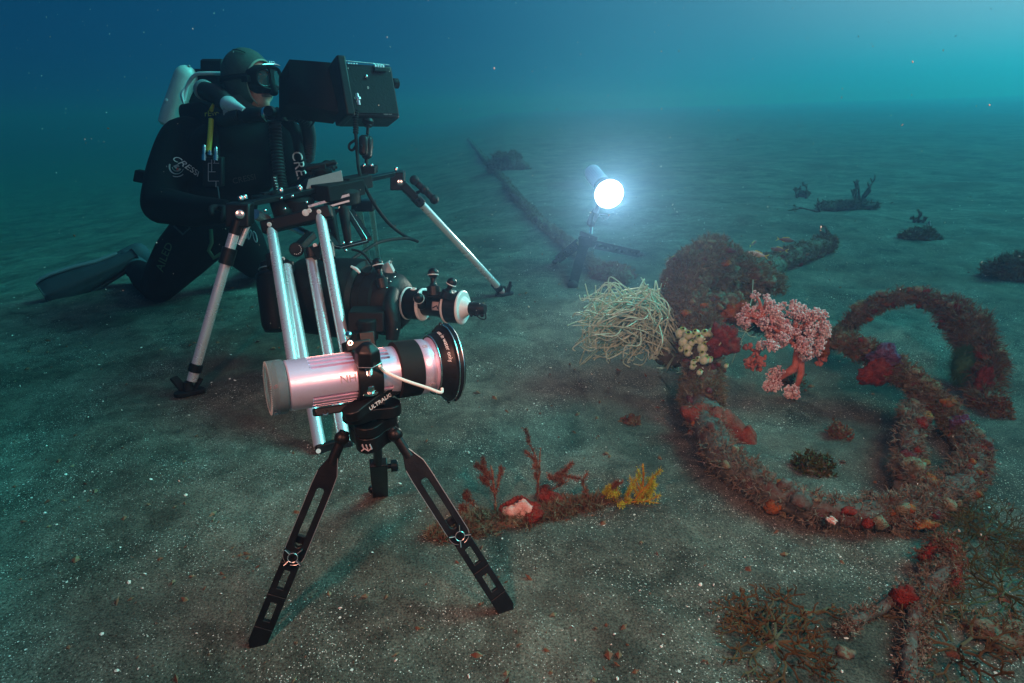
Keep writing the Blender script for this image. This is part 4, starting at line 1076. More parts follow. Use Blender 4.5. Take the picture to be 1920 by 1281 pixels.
    mb.add(vs, fs); mb.capsule(H(.128, 0, .010), H(.138, 0, -.040), .014, .022, 12); mb.bar(H(.138, 0, .046), H(.138, 0, -.01), .010, .006, fd)
    mk = mb.build('dive_mask', M['rubber'], t, auto=False); 
    for s in (-1, 1):
        pts = []
        for j in range(26):
            q = 2 * PI * j / 26; c = math.cos(q); s2 = math.sin(q)
            pts.append(H(.137 - .016 * (max(0, (s * .036 + .028 * c) * s) / .066) ** 2, s * .036 + .027 * math.copysign(abs(c) ** .75, c), .010 + .034 * math.copysign(abs(s2) ** .75, s2)))
        mb = MB(); mb.add(pts, [tuple(range(26))], False); g = mb.build('lens', M['lensglass'], mk)
        mb = MB(); mb.tube(pts + pts[:1], .0042, 8, cap=False); mb.build('lens_rim', M['black'], mk)
    mb = MB(); mb.tube([H(.143, -.05, .060), H(.150, -.02, .064), H(.150, .02, .064), H(.143, .05, .060)], [.003, .004, .004, .003], 8)
    for q in range(3): mb.ball(H(.148, -.012 + .012 * q, .072), .005)
    mb.build('mask_top', M['steel'], mk)
    mb = MB(); st = []
    for i in range(25):
        q = .75 + (2 * PI - 1.5) * i / 24; st.append(H(.122 * math.cos(q) - .006, .108 * math.sin(q), .010 + .012 * math.cos(q)))
    mb.tube(st, .012, 8, True, .3, hu); 
    for s in (-1, 1): mb.box(H(.080, s * .088, .006), (.010, .018, .013), (hr, fd, hu))
    mb.build('mask_strap', M['rubber'], mk, bevel=.002)
    # ---- fin on the folded-back leg
    an = ank; tip = P(84, 556, DK + .10); heel = P(258, 478, DK + .36)
    dirn = (tip - heel); Lf = dirn.length; dirn.normalize()
    w, n = facing(dirn, (heel + tip) / 2); wu = w if w.z > 0 else -w
    mb = MB(); mb.capsule(an, heel + dirn * .05, .060, .058, 16); mb.capsule(heel, heel + dirn * .16, .062, .05, 16, .8); pk = mb.build('boot', M['boot'], t, auto=False)
    top = [(0.02, .055), (.10, .055), (.22, .060), (.34, .085), (.46, .100), (.52, .098), (.55, .085)]; 
    k = Lf / .55
    prof_t = [(x * k, y * .78) for x, y in top]; prof_b = [(.02 * k, -.045), (.12 * k, -.050), (.24 * k, -.062), (.36 * k, -.074), (.47 * k, -.082), (.54 * k, -.076), (.56 * k, -.050)]
    mb = MB(); vs = []; fs = []; m = len(prof_t)
    for i in range(m):
        (x0, y0), (x1, y1) = prof_t[i], prof_b[i]
        th = .030 * (1 - i / m) + .005
        for s in (-1, 1):
            for jj in range(7):
                f = jj / 6; x = x0 * f + x1 * (1 - f); y = y0 * f + y1 * (1 - f)
                rib = .006 * (jj % 2)
                vs.append(heel + dirn * x + wu * y + n * (s * th + (rib if s > 0 else 0)) + n * (.03 * math.sin(f * PI)))
    row = 14
    for i in range(m - 1):
        for jj in range(6):
            a = i * row + jj; fs.append((a, a + 1, a + row + 1, a + row)); b = i * row + 7 + jj; fs.append((b + 1, b, b + row, b + row + 1))
        fs.append((i * row, i * row + row, i * row + row + 7, i * row + 7)); fs.append((i * row + 6, i * row + 13, i * row + row + 13, i * row + row + 6))
    fs.append(tuple(range(0, 7)) + tuple(range(13, 6, -1))); e = (m - 1) * row; fs.append(tuple(range(e + 6, e - 1, -1)) + tuple(range(e + 7, e + 14)))
    mb.add(vs, fs); fin = mb.build('fin', M['fin'], t, auto=False); sb = fin.modifiers.new('sub', 'SUBSURF'); sb.levels = 1; sb.render_levels = 2
    mb = MB(); mb.tube([heel + dirn * x + wu * (y + .004) + n * .02 for x, y in prof_t[1:]], [.010, .011, .011, .010, .008, .004], 10, True, 1.0); mb.build('fin_rail', M['finrail'], fin)
    mb = MB(); mb.tube([heel + dirn * x + wu * (y - .002) + n * .012 for x, y in prof_b[1:]], [.010, .011, .010, .009, .008, .004], 10); mb.build('fin_rail', M['fin'], fin)
    # ---- prints on the suit
    from mathutils.bvhtree import BVHTree
    bpy.context.view_layer.update()
    BVH = BVHTree.FromObject(body, bpy.context.evaluated_depsgraph_get())
    def sticker(s, size, px, py, d, ux, uy, m, lift=0):
        n_ = V(ux).cross(V(uy)).normalized()
        if n_.dot(CF) > 0: n_ = -n_
        p = P(px, py, d)
        def onto(x, y):
            q = p + V(ux) * x + V(uy) * y; hit = BVH.ray_cast(q + n_ * .25, -n_, .8)
            return (hit[0] + n_ * .0022) if hit[0] is not None else q
        lettering(s, size, onto, m, body)
    dn = (P(572, 346, 2.4) - P(559, 290, 2.4)).normalized(); acr = dn.cross((CO - P(566, 318, 2.4)).normalized()).normalized()
    if acr.dot(CR) < 0: acr = -acr
    a_ = sh2 + (el2 - sh2) * .5; fcn = (CO - a_).normalized()
    dA = depth(a_)
    BVH_ = BVH; FL = lambda s, size, px, py, d, ux, uy, m: lettering(s, size, flatmap(P(px, py, d), ux, uy, .001), m, body)
    e1 = (CR * .80 - CU * .60).normalized(); e2 = (CU * .80 + CR * .60).normalized()
    b_ = sh + (el - sh) * .42; dB = depth(b_) - .108
    sticker('CRESSI', .034, 335, 304, dB - .005, e1, e2, M['print'])
    mb = MB(); c = P(331, 313, dB)
    for r, th_, a0, a1 in ((.030, .0035, -2.9, .35), (.042, .002, -2.6, -.2), (.018, .005, -2.4, .2)):
        mb.tube([c + (e1 * math.cos(q) + e2 * math.sin(q)) * r for q in [a0 + (a1 - a0) * i / 20 for i in range(21)]], th_, 6, True, .3)
    mb.tube([c + e1 * .004 + e2 * .010, c - e1 * .006 - e2 * .004, c + e1 * .010 - e2 * .006], [.006, .007, .003], 8, True, .3)
    mb.build('emblem', M['greyprint'], body)
    mb = MB(); mb.ball(c + e1 * .010 - e2 * .006, (.006, .003, .006), 8, 6); mb.build('emblem_spot', M['red'], body)
    g1 = (CR * .97 + CU * .20).normalized(); g2 = (CU * .97 - CR * .20).normalized()
    pc = P(458, 336, DK - .20); vdir = (pc - CO).normalized()
    def chestmap(x, y):
        q = pc + g1 * x + g2 * y; hit = BVH.ray_cast(q - vdir * .12, vdir, .5)
        return (hit[0] - vdir * .003) if hit[0] is not None else q
    lettering('CRESSI', .036, chestmap, M['dimprint'], body)
    u1 = (CR * .45 + CU * .86).normalized(); u2 = (CU * .45 - CR * .86).normalized()
    th_ = (hp + kn) / 2
    sticker('AILED', .052, 309, 482, depth(th_) - .115, u1, u2, M['green'])
    mb = MB(); v = [P(x, y, depth(hp) - .135) for x, y in ((326, 424), (343, 440), (356, 428), (352, 423))]; mb.tube(v, .0045, 6); mb.build('thigh_mark', M['boot'], body)
    mb = MB(); lp = depth(hp2) - .135
    for cx, cy, a_l, b_l, tilt in ((478, 444, .026, .0075, -.25), (468, 440, .022, .0055, .20), (463, 441, .016, .0045, .35)):
        c = P(cx, cy, lp); A1 = (CU * math.cos(tilt) - CR * math.sin(-tilt)).normalized(); A2 = CR
        mb.tube([c + A1 * a_l * math.cos(q) + A2 * b_l * math.sin(q) for q in [2 * PI * i / 24 for i in range(25)]], .0022, 6, cap=False)
    mb.build('leg_mark', M['print'], body)
    mb = MB(); mb.tube([P(395, 430, DK - .17), P(397, 455, DK - .165), P(391, 470, DK - .16), P(401, 484, DK - .16), P(414, 476, DK - .16)], .009, 8, True, .35); mb.build('yellow_strap', M['green'], body)
    return dict(DK=DK, chest=chest, neck=neck, sh=sh, sh2=sh2, hip=hip, fac=fac, H=H, hc=hc, body=t, dn=dn, acr=acr)
D = diver()

def rebreather():
    DK = D['DK']; H = D['H']
    t = thing('rebreather', P(360, 240, DK + .05), 'rebreather with white cylinder, black hoses and mouthpiece worn by the kneeling diver', 'rebreather')
    # white cylinder standing behind the shoulder
    a = P(322, 216, DK + .05); b = P(348, 146, DK + .03); ax = (b - a); L = ax.length; ax.normalize()
    mb = MB(); mb.lathe([(-.06, .03), (-.05, .045), (0, .050), (L, .052), (L + .02, .049), (L + .04, .038), (L + .052, .022), (L + .057, .0)], a, ax, 36); tk = mb.build('cylinder', M['tank'], t)
    mb = MB(); mb.ball(b + ax * .048 - CF * .02 + CR * .01, (.007, .006, .007)); mb.build('valve_plug', M['grey'], tk)
    mb = MB(); mb.tube(catmull([P(345, 190, DK - .02), P(352, 160, DK - .03), P(366, 141, DK - .05), P(384, 138, DK - .06), P(415, 138, DK - .06)], 8), .0085, 10); mb.build('white_pipe', M['white'], t)
    mb = MB(); vs = []; 
    mb.tube(catmull([P(345, 196, DK - .03), P(341, 178, DK - .03), P(347, 166, DK - .03)], 8), [.004 + .010 * math.sin(i / 16 * PI) for i in range(17)], 10, True, .6); mb.ball(P(313, 190, DK), (.012, .008, .012)); build_each(mb, 'bracket', M['white'], t)
    # black casing behind the head, and pack on the back
    mb = MB(); mb.box(P(404, 124, DK + .06), (.055, .05, .032), (CR, V((0, 1, 0)), CU)); mb.box(P(402, 180, DK + .10), (.10, .06, .13), (CR, V((0, 1, 0)), CU)); mb.box(P(380, 270, DK + .12), (.13, .08, .17), (CR, V((0, 1, 0)), CU)); mb.build('casing', M['plastic'], t, bevel=.012)
    mb = MB(); mb.box(P(278, 333, DK - .02), (.06, .02, .028), ((CR - CU * .18).normalized(), V((0, 1, 0)), (CU + CR * .18).normalized())); mb.build('wing_flap', M['suit'], t, bevel=.006)
    # harness / counterlungs over the shoulders
    mb = MB(); mb.tube(catmull([P(345, 215, DK - .06), P(385, 215, DK - .18), P(400, 260, DK - .25), P(402, 330, DK - .25)], 8), .045, 14, True, .5); mb.tube(catmull([P(520, 215, DK - .10), P(550, 240, DK - .22), P(562, 290, DK - .27), P(572, 345, DK - .27)], 8), .034, 14, True, .6)
    cl = mb.build('counterlung', M['suit'], t, auto=False)
    from mathutils.bvhtree import BVHTree
    BV = BVHTree.FromPolygons([v.co for v in cl.data.vertices], [tuple(p.vertices) for p in cl.data.polygons])
    def on_lung(px, py, d, ux, uy):
        pc = P(px, py, d); vd = (pc - CO).normalized(); org = t.location
        inv = wmat(cl).inverted(); W_ = wmat(cl)
        def f(x, y):
            q = pc + ux * x + uy * y; hit = BV.ray_cast(inv @ (q - vd * .25), inv.to_3x3() @ vd, .8)
            return (W_ @ hit[0] - vd * .003) if hit[0] is not None else q
        return f
    lettering('rEvo', .034, on_lung(397, 213, DK - .26, (CR * .99 + CU * .05).normalized(), (CU * .99 - CR * .05).normalized()), M['yprint'], cl)
    lettering('CRES', .060, on_lung(561, 313, DK - .29, D['dn'], D['acr']), M['print'], cl)
    def corr(pts, r, n=16, pitch=.014):
        ps = catmull(pts, 10); out = [ps[0]]; L = 0; res = []
        seg = [0]
        for p, q in zip(ps, ps[1:]): seg.append(seg[-1] + (q - p).length)
        k = 0.0; pp = []; rr = []
        while k < seg[-1]:
            i = max(j for j in range(len(seg)) if seg[j] <= k); i = min(i, len(ps) - 2); f = (k - seg[i]) / max(1e-6, seg[i + 1] - seg[i])
            pp.append(ps[i].lerp(ps[i + 1], f)); rr.append(r if len(pp) % 2 else r * .84); k += pitch / 2
        mb = MB(); mb.tube(pp, rr, n); return mb
    # hose from the cylinder side over the shoulder to the mouthpiece
    c0 = P(384, 170, DK - .16); c1 = P(428, 196, DK - .30); d = (c1 - c0).normalized()
    mb = corr([c0, (c0 + c1) / 2 + CU * .01, c1], .040); h = mb.build('breathing_hose', M['hose'], t)
    mb = MB(); mb.lathe([(-.028, .030), (-.012, .045), (.006, .045), (.010, .040)], c0, d, 28); mb.build('hose_collar', M['grey'], h)
    c2 = P(457, 207, DK - .38); d2 = (c2 - c1).normalized(); mb = MB(); mb.lathe([(-.004, .034), (.012, .036), (.03, .030), ((c2 - c1).length + .01, .012)], c1, d2, 28); mb.build('hose_cone', M['white'], h)
    mb = MB(); mb.lathe([(0, .030), (.05, .032)], P(424, 213, DK - .30), CR, 24); mb.build('hose_collar', M['grey'], h)
    # mouthpiece with two pale clamps
    m0 = P(452, 216, DK - .36); m1 = P(556, 213, DK - .40); ax = (m1 - m0).normalized(); L = (m1 - m0).length
    mb = MB(); mb.lathe([(0, .026), (.03, .030), (L * .38, .028), (L * .40, .024), (L * .78, .024), (L * .80, .029), (L * .95, .028), (L, .022)], m0, ax, 28); mb.lathe([(0, .022), (.03, .026), (.05, .020)], m0 + ax * L * .58 - CF * .0, (CF * -1 + CU * -.1).normalized(), 22); mp = mb.build('mouthpiece', M['black'], t)
    mb = MB()
    for f in (.43, .80): mb.lathe([(L * f, .0285), (L * f + .003, .0305), (L * f + .012, .0305), (L * f + .015, .0285)], m0, ax, 28)
    build_each(mb, 'hose_clamp', M['steel'], mp, 0)
    mb = corr([m0 + ax * .005, P(436, 222, DK - .32), P(415, 226, DK - .24)], .030); mb.build('breathing_hose', M['hose'], t)
    mb = corr([m1 - ax * .01, P(572, 226, DK - .34), P(580, 262, DK - .22), P(577, 300, DK - .14)], .030); mb.build('breathing_hose', M['hose'], t)
    mb = corr([P(515, 228, DK - .38), P(519, 280, DK - .36), P(526, 340, DK - .36), P(532, 372, DK - .38)], .027); mb.build('breathing_hose', M['hose'], t)
    mb = MB(); mb.tube(catmull([P(560, 214, DK - .36), P(575, 236, DK - .33), P(588, 228, DK - .33), P(586, 210, DK - .34)], 8), .006, 8); mb.build('thin_hose', M['rubber'], t)
    # yellow gas hose, manifold and gauge block on the chest
    mb = MB(); mb.tube(catmull([P(396, 224, DK - .285), P(394, 255, DK - .30), P(391, 284, DK - .31)], 8), .0105, 12); mb.build('yellow_hose', M['yellow'], t)
    mb = MB(); mb.tube([P(400, 196, DK - .25), P(396, 207, DK - .27)], [.006, .009], 10); mb.build('yellow_hose', M['yellow'], t)
    blk = P(401, 322, DK - .31); mb = MB(); mb.box(blk, (.042, .016, .062), (CR, V((0, 1, 0)), CU)); gb = mb.build('gauge_block', M['plastic'], t, bevel=.006)
    for px, y0, y1, r in ((383, 272, 300, .009), (394, 282, 290, .008), (405, 276, 300, .009)):
        mb = MB(); p = P(px, y1, DK - .325); q = P(px, y0, DK - .325); a = (q - p); Lz = a.length; a.normalize()
        mb.lathe([(-.004, r * 1.15), (Lz * .35, r * 1.15), (Lz * .36, r * .8), (Lz * .8, r * .85), (Lz, r * .6)], p, a, 14); mb.build('hose_fitting', M['steel'], gb)
    mb = MB(); f = blk + CF * -.019 - V((0, .0, 0))
    for a, b in (((-.014, .03), (-.014, -.045)), ((-.014, .03), (.0, .03)), ((.0, .045), (.0, -.005)), ((-.012, -.006), (.016, -.006)), ((-.014, -.045), (.030, -.045)), ((.006, .03), (.03, .03)), ((.012, .045), (.012, .03)), ((.018, -.045), (.018, -.07))):
        mb.bar(f + CR * a[0] + CU * a[1], f + CR * b[0] + CU * b[1], .0012, .0008, CF)
    mb.build('gauge_line', M['greyprint'], gb)
    mb = corr([P(514, 330, DK - .42), P(516, 345, DK - .42), P(520, 362, DK - .43)], .013, 12, .012); ih = mb.build('inflator_hose', M['hose'], t)
    mb = MB()
    for i in range(5): mb.tube([P(513 + i * 1.4, 333 + i * 5.6, DK - .438), P(517 + i * 1.4, 334 + i * 5.6, DK - .436)], .0022, 6)
    mb.build('scale_mark', M['print'], ih)
    mb = MB(); p = P(398, 352, DK - .33); mb.tube(catmull([P(408, 350, DK - .33), P(411, 375, DK - .35), P(408, 400, DK - .34), P(412, 415, DK - .33)], 6), .0035, 6); mb.build('thin_hose', M['boot'], t)
rebreather()
# ------------------------------------------------------------------ overgrown hose loops and the life on them
def growth_mat(name, stops, vscale=28, rough=.9, bump=.5, bscale=120):
    return mat(name, stops[0][1], rough, 0, .15, vscale=vscale, bump=bump, bscale=bscale, stops=stops)
M['crust'] = growth_mat('encrusted_surface', [(.28, (.026, .022, .015)), (.40, (.085, .075, .045)), (.48, (.11, .048, .034)), (.56, (.15, .14, .095)), (.68, (.075, .058, .060)), (.78, (.24, .23, .17))], 24)
M['turf'] = growth_mat('olive_turf', [(.28, (.060, .056, .030)), (.42, (.15, .14, .078)), (.50, (.13, .085, .052)), (.58, (.20, .19, .12)), (.72, (.34, .33, .25))], 40, bump=0)
M['turfred'] = growth_mat('red_brown_turf', [(.30, (.070, .032, .022)), (.45, (.16, .070, .044)), (.56, (.15, .12, .070)), (.72, (.26, .22, .15))], 40, bump=0)
M['silt'] = growth_mat('silty_crust', [(.30, (.050, .045, .036)), (.48, (.110, .105, .090)), (.56, (.085, .040, .032)), (.70, (.135, .13, .115))], 18)
M['siltturf'] = growth_mat('silty_turf', [(.30, (.070, .065, .048)), (.45, (.18, .17, .13)), (.53, (.14, .085, .058)), (.62, (.24, .23, .18))], 40, bump=0)
M['rsponge'] = growth_mat('dark_red_sponge', [(.35, (.10, .018, .014)), (.55, (.24, .030, .020)), (.75, (.34, .09, .06))], 60, bump=1.0, bscale=260)
M['osponge'] = growth_mat('orange_sponge', [(.35, (.20, .05, .018)), (.65, (.42, .14, .04))], 50, bump=1.0, bscale=240)
M['bsponge'] = growth_mat('red_brown_sponge', [(.35, (.17, .040, .028)), (.65, (.27, .072, .048))], 60, bump=.8, bscale=220)
M['psponge'] = growth_mat('purple_sponge', [(.35, (.09, .035, .085)), (.65, (.19, .10, .18))], 60, bump=1.0, bscale=240)
M['pinkw'] = growth_mat('pale_pink_crust', [(.35, (.55, .30, .26)), (.65, (.62, .46, .40))], 40)
M['anem'] = growth_mat('pale_green_tentacle', [(.35, (.34, .48, .34)), (.65, (.50, .64, .50))], 20, bump=0, rough=.5)
M['squirt'] = growth_mat('sea_squirt_skin', [(.35, (.36, .50, .28)), (.50, (.52, .64, .44)), (.64, (.50, .50, .42))], 90, bump=.15, rough=.45)
M['squirtrim'] = mat('sea_squirt_opening', (.26, .38, .06), .5)
M['dark'] = mat('dark_inside', (.010, .014, .006), .8)
M['coralp'] = growth_mat('pink_polyps', [(.30, (.50, .20, .20)), (.46, (.68, .38, .37)), (.58, (.82, .68, .66))], 90, bump=0, rough=.6)
M['corals'] = growth_mat('soft_coral_stem', [(.35, (.40, .11, .08)), (.65, (.55, .21, .16))], 40, bump=.1)
M['redtwig'] = growth_mat('red_twig', [(.35, (.14, .040, .026)), (.55, (.27, .095, .055)), (.70, (.42, .30, .20))], 120, bump=.8, bscale=300)
M['ygorg'] = growth_mat('yellow_polyps', [(.35, (.34, .32, .02)), (.65, (.52, .48, .06))], 50, bump=0)
M['ystem'] = growth_mat('orange_brown_stem', [(.35, (.34, .12, .02)), (.65, (.42, .2, .03))], 50)
M['weed'] = growth_mat('brown_seaweed', [(.35, (.045, .030, .010)), (.65, (.095, .066, .026))], 40, bump=0, rough=.6)
M['gweed'] = growth_mat('green_brown_weed', [(.35, (.035, .045, .008)), (.65, (.080, .070, .020))], 40, bump=0, rough=.6)
M['gball'] = growth_mat('green_feather_star', [(.35, (.035, .10, .045)), (.65, (.07, .17, .085))], 30, bump=0)
M['tan'] = growth_mat('tan_bryozoan', [(.35, (.16, .13, .075)), (.65, (.30, .26, .17))], 60, bump=1.0, bscale=260)
M['maroon'] = growth_mat('maroon_crust', [(.35, (.09, .022, .030)), (.65, (.20, .06, .07))], 60, bump=1.0, bscale=260)
M['shell'] = growth_mat('bleached_shell', [(.35, (.60, .58, .50)), (.65, (.72, .71, .66))], 30, bump=0)

def encrust(pts, rr, n=18, amp=.35, seed=0, sub=9):
    """lumpy pipe: returns mesh builder and sampled surface points with normals"""
    ps = catmull(pts, sub); m = len(pts); rs = []
    for i in range(m - 1):
        for k in range(sub): t = k / sub; rs.append(rr[i] * (1 - t) + rr[i + 1] * t)
    rs.append(rr[-1])
    mb = MB(); mb.tube(ps, rs, n); surf = []
    nv = []
    for i, p in enumerate(ps):
        for k in range(n):
            v = V(mb.v[i * n + k]); d = (v - p); r = rs[i]
            o = V((seed * 7.7, seed * 3.3, 0))
            f = 1 + amp * (noise.noise(v * (.6 / max(r, .01)) + o) * .9 + noise.noise(v * (1.7 / max(r, .01)) + o) * .55)
            nv.append(tuple(p + d * f)); surf.append((p + d * f, d.normalized(), r))
    mb.v = nv
    return mb, surf

def tufts(mb, surf, count, length, rnd, width=.0016, droop=.3, bias_up=.2, blades=(3, 6), clump=True):
    count = int(count * 1.7); width *= .72; length *= .85
    for _ in range(count):
        p, nrm, r = rnd.choice(surf)
        if clump and noise.noise(p * 14) < -.12 and rnd.random() < .75: continue
        p = p + V((rnd.gauss(0, .006), rnd.gauss(0, .006), rnd.gauss(0, .006)))
        for _b in range(rnd.randint(*blades)):
            d = (nrm * .8 + V((rnd.gauss(0, .75), rnd.gauss(0, .75), rnd.gauss(0, .65) + bias_up))).normalized()
            L = length * rnd.uniform(.35, 1.15); s = d.cross(V((rnd.gauss(0, 1), rnd.gauss(0, 1), rnd.gauss(0, 1)))).normalized() * width * rnd.uniform(.7, 1.5)
            q = p + d * L * .55; e = q + (d + V((rnd.gauss(0, .4), rnd.gauss(0, .4), -droop + rnd.gauss(0, .3)))).normalized() * L * .55
            b = p - d * .004
            mb.add([b - s, b + s, q + s * .9, q - s * .9, e], [(0, 1, 2, 3), (3, 2, 4)], False)

def nodules(mb, surf, n, rnd, size=(.005, .015), nm=5):
    for _ in range(n):
        p, nrm, r = rnd.choice(surf); mb.cur = rnd.choice([1, 1, 1, 0, 0, 2, 3, 4]); q = rnd.uniform(*size)
        o = V((rnd.random() * 9, rnd.random() * 9, rnd.random() * 9)); k = len(mb.v)
        mb.ball(p + nrm * q * .2, (q * rnd.uniform(.7, 1.6), q * rnd.uniform(.7, 1.6), q * rnd.uniform(.5, 1.1)), 9, 6)
        mb.v[k:] = [tuple(p + (V(v) - p) * (1 + .6 * noise.noise((V(v) - p) * (1.4 / q) + o))) for v in mb.v[k:]]
    mb.cur = 0

def lump(c, r, seed, amp=.35, n=16, m=11, axes=None):
    mb = MB(); mb.ball(c, r, n, m, axes); c = V(c); o = V((seed * 5.1, 2.2 * seed, 1)); rm = r if not isinstance(r, tuple) else sum(r) / 3
    mb.v = [tuple(c + (V(v) - c) * (1 + amp * (noise.noise((V(v) - c) * (1.1 / rm) + o) + .5 * noise.noise((V(v) - c) * (3.0 / rm) + o) + .38 * noise.noise((V(v) - c) * (7.5 / rm) + o)))) for v in mb.v]
    return mb

def wreck():
    rnd = random.Random(3)
    def g(px, py, up): return G(px, py) + V((0, 0, up))
    # ---- large loop: the foreground arc on the sand, rising on the left into the tall column
    t = thing('encrusted_hose', G(1500, 985), 'large silty hose loop half sunk in the sand, rising under the sea squirts', 'overgrown hose')
    base = [g(1312, 790, .05), g(1352, 872, .03), g(1420, 930, .022), g(1500, 965, .022), g(1580, 985, .024), g(1660, 985, .024), g(1735, 965, .022), g(1790, 930, .02), g(1818, 885, .02), g(1822, 850, .03)]
    rr = [.042, .038, .032, .030, .029, .030, .030, .029, .027, .025]
    mb, s1 = encrust(base, rr, 20, .38, 1); nodules(mb, s1, 110, rnd); hose = mb.build('hose', [M['silt'], M['tan'], M['rsponge'], M['maroon'], M['osponge']], t, auto=False)
    mb = MB(); tufts(mb, s1, 3400, .020, rnd, .0011, .35); o = mb.build('turf', M['siltturf'], hose, auto=False); o['kind'] = 'stuff'
    C0 = base[0]
    dcol = depth(C0)
    col = [C0 + V((0, 0, .0)), P(1312, 742, dcol + .03), P(1318, 690, dcol + .08), P(1322, 640, dcol + .12), P(1298, 590, dcol + .18), P(1282, 545, dcol + .24), P(1300, 505, dcol + .30), P(1345, 478, dcol + .36)]
    rr2 = [.044, .046, .042, .052, .052, .054, .056, .048]
    mb, s2 = encrust(col, rr2, 22, .38, 2); nodules(mb, s2, 120, rnd); hose2 = mb.build('hose', [M['crust'], M['tan'], M['rsponge'], M['maroon'], M['osponge']], t, auto=False)
    mb = MB(); tufts(mb, s2, 3800, .024, rnd, .0012, .2); o = mb.build('turf', M['turf'], hose2, auto=False); o['kind'] = 'stuff'
    mb = MB(); tufts(mb, [q for q in s2 if q[0].z > .18] or s2, 1500, .022, rnd, .0012, .2); o = mb.build('turf', M['siltturf'], hose2, auto=False); o['kind'] = 'stuff'
    dT = dcol + .36
    # ---- bushy mound behind the column
    t2 = thing('encrusted_rock', P(1370, 530, dT + .1), 'shaggy olive grown mound behind the top of the column', 'overgrown rock')
    mb = MB()
    for k, (x, y, dd, rx, ry, rz) in enumerate(((1322, 500, .08, .060, .07, .055), (1345, 476, .12, .050, .06, .050), (1366, 492, .15, .060, .07, .052), (1392, 508, .18, .060, .08, .045), (1418, 524, .20, .055, .08, .034), (1348, 520, .10, .070, .08, .060), (1440, 532, .22, .050, .07, .024), (1385, 545, .16, .060, .07, .030))):
        m2 = lump(P(x, y, dT + dd), (rx, ry, rz), 90 + k, .62, 26, 17); mb.add(m2.v, m2.f)
    surf = [(V(v), (V(v) - P(1385, 515, dT + .15)).normalized(), .1) for v in mb.v]
    rk = mb.build('mound', M['crust'], t2, auto=False)
    mb = MB(); tufts(mb, surf, 3600, .030, rnd, .0015, .2, .4); o = mb.build('turf', M['turf'], rk, auto=False); o['kind'] = 'stuff'
    # ---- sunken branch running away to the right with a bushy sprig at its tip
    t3 = thing('sunken_branch', g(1480, 510, 0), 'overgrown log lying on the sand with a dark bushy sprig at its far tip', 'log')
    lb = [P(1390, 535, dT + .15), g(1440, 520, .05), g(1500, 492, .05), g(1556, 470, .04)]
    mb, s3 = encrust(lb, [.07, .058, .048, .036], 18, .25, 6); nodules(mb, s3, 60, rnd); br = mb.build('log', [M['crust'], M['tan'], M['rsponge'], M['maroon'], M['osponge']], t3, auto=False)
    mb = MB(); tufts(mb, s3, 1800, .022, rnd, .0015, .25); o = mb.build('turf', M['turf'], br, auto=False); o['kind'] = 'stuff'
    # ---- arm carrying the soft coral, arching back down to the sand on the right
    dm = dcol + .20
    t4 = thing('encrusted_hose', g(1700, 800, 0), 'arched hose with red and purple growth running past the pink soft coral', 'overgrown hose')
    arm = [P(1300, 570, dm + .02), P(1352, 572, dm + .08), P(1420, 600, dm + .07), P(1490, 618, dm), P(1560, 632, dm - .06), P(1625, 660, dm - .12), P(1680, 694, dm - .19), P(1735, 735, dm - .27), P(1785, 785, dm - .34), P(1812, 838, dm - .40)]
    e = arm[-1]; e.z = max(e.z, gh(e.x, e.y) + .02)
    mb, s4 = encrust(arm, [.038, .040, .032, .020, .021, .025, .025, .022, .020, .018], 20, .55, 7); nodules(mb, s4, 150, rnd); h4 = mb.build('hose', [M['crust'], M['tan'], M['rsponge'], M['maroon'], M['osponge']], t4, auto=False)
    mb = MB(); tufts(mb, s4, 2600, .019, rnd, .0011, .3); o = mb.build('turf', M['turf'], h4, auto=False); o['kind'] = 'stuff'
    mb = MB(); tufts(mb, s4[len(s4) // 2:], 1500, .017, rnd, .0012, .5); o = mb.build('turf', M['turfred'], h4, auto=False); o['kind'] = 'stuff'
    # ---- hanging length under the arch
    t5 = thing('encrusted_hose', g(1700, 920, 0), 'silt covered length of hose hanging down inside the big loop', 'overgrown hose')
    hg = [P(1738, 735, dm - .26), P(1712, 775, dm - .30), g(1700, 850, .07), g(1694, 890, .04), g(1712, 925, .03), g(1752, 948, .02)]
    mb, s5 = encrust(hg, [.016, .020, .021, .021, .021, .020], 18, .5, 8); nodules(mb, s5, 60, rnd); h5 = mb.build('hose', [M['silt'], M['tan'], M['rsponge'], M['maroon'], M['osponge']], t5, auto=False)
    mb = MB(); tufts(mb, s5, 1700, .022, rnd, .0011, .5); o = mb.build('turf', M['siltturf'], h5, auto=False); o['kind'] = 'stuff'
    # ---- second loop standing up at the right
    dl = depth(G(1840, 745)) + .02
    t6 = thing('encrusted_hose', g(1850, 745, 0), 'dark shaggy hose loop standing upright on the sand at the right edge', 'overgrown hose')
    lp = [g(1582, 640, .03), P(1604, 598, dl + .26), P(1652, 566, dl + .24), P(1712, 556, dl + .20), P(1768, 570, dl + .16), P(1808, 604, dl + .10), P(1836, 655, dl + .05), P(1850, 705, dl + .02), g(1842, 765, .0)]
    mb, s6 = encrust(lp, [.020, .021, .020, .019, .026, .040, .042, .032, .018], 18, .55, 9); nodules(mb, s6, 100, rnd); h6 = mb.build('hose', [M['crust'], M['tan'], M['rsponge'], M['maroon'], M['osponge']], t6, auto=False)
    mb = MB(); tufts(mb, s6, 900, .016, rnd, .0013, .2); tufts(mb, s6[len(s6) // 2:], 1300, .042, rnd, .0016, .25); o = mb.build('turf', M['turfred'], h6, auto=False); o['kind'] = 'stuff'
    mb = MB(); tufts(mb, s6, 1100, .020, rnd, .0013, .2); o = mb.build('turf', M['turf'], h6, auto=False); o['kind'] = 'stuff'
    # low stub and boulder inside the loop
    t7 = thing('encrusted_rock', g(1770, 900, 0), 'silty lump lying in the sand inside the small gap of the loops', 'overgrown rock')
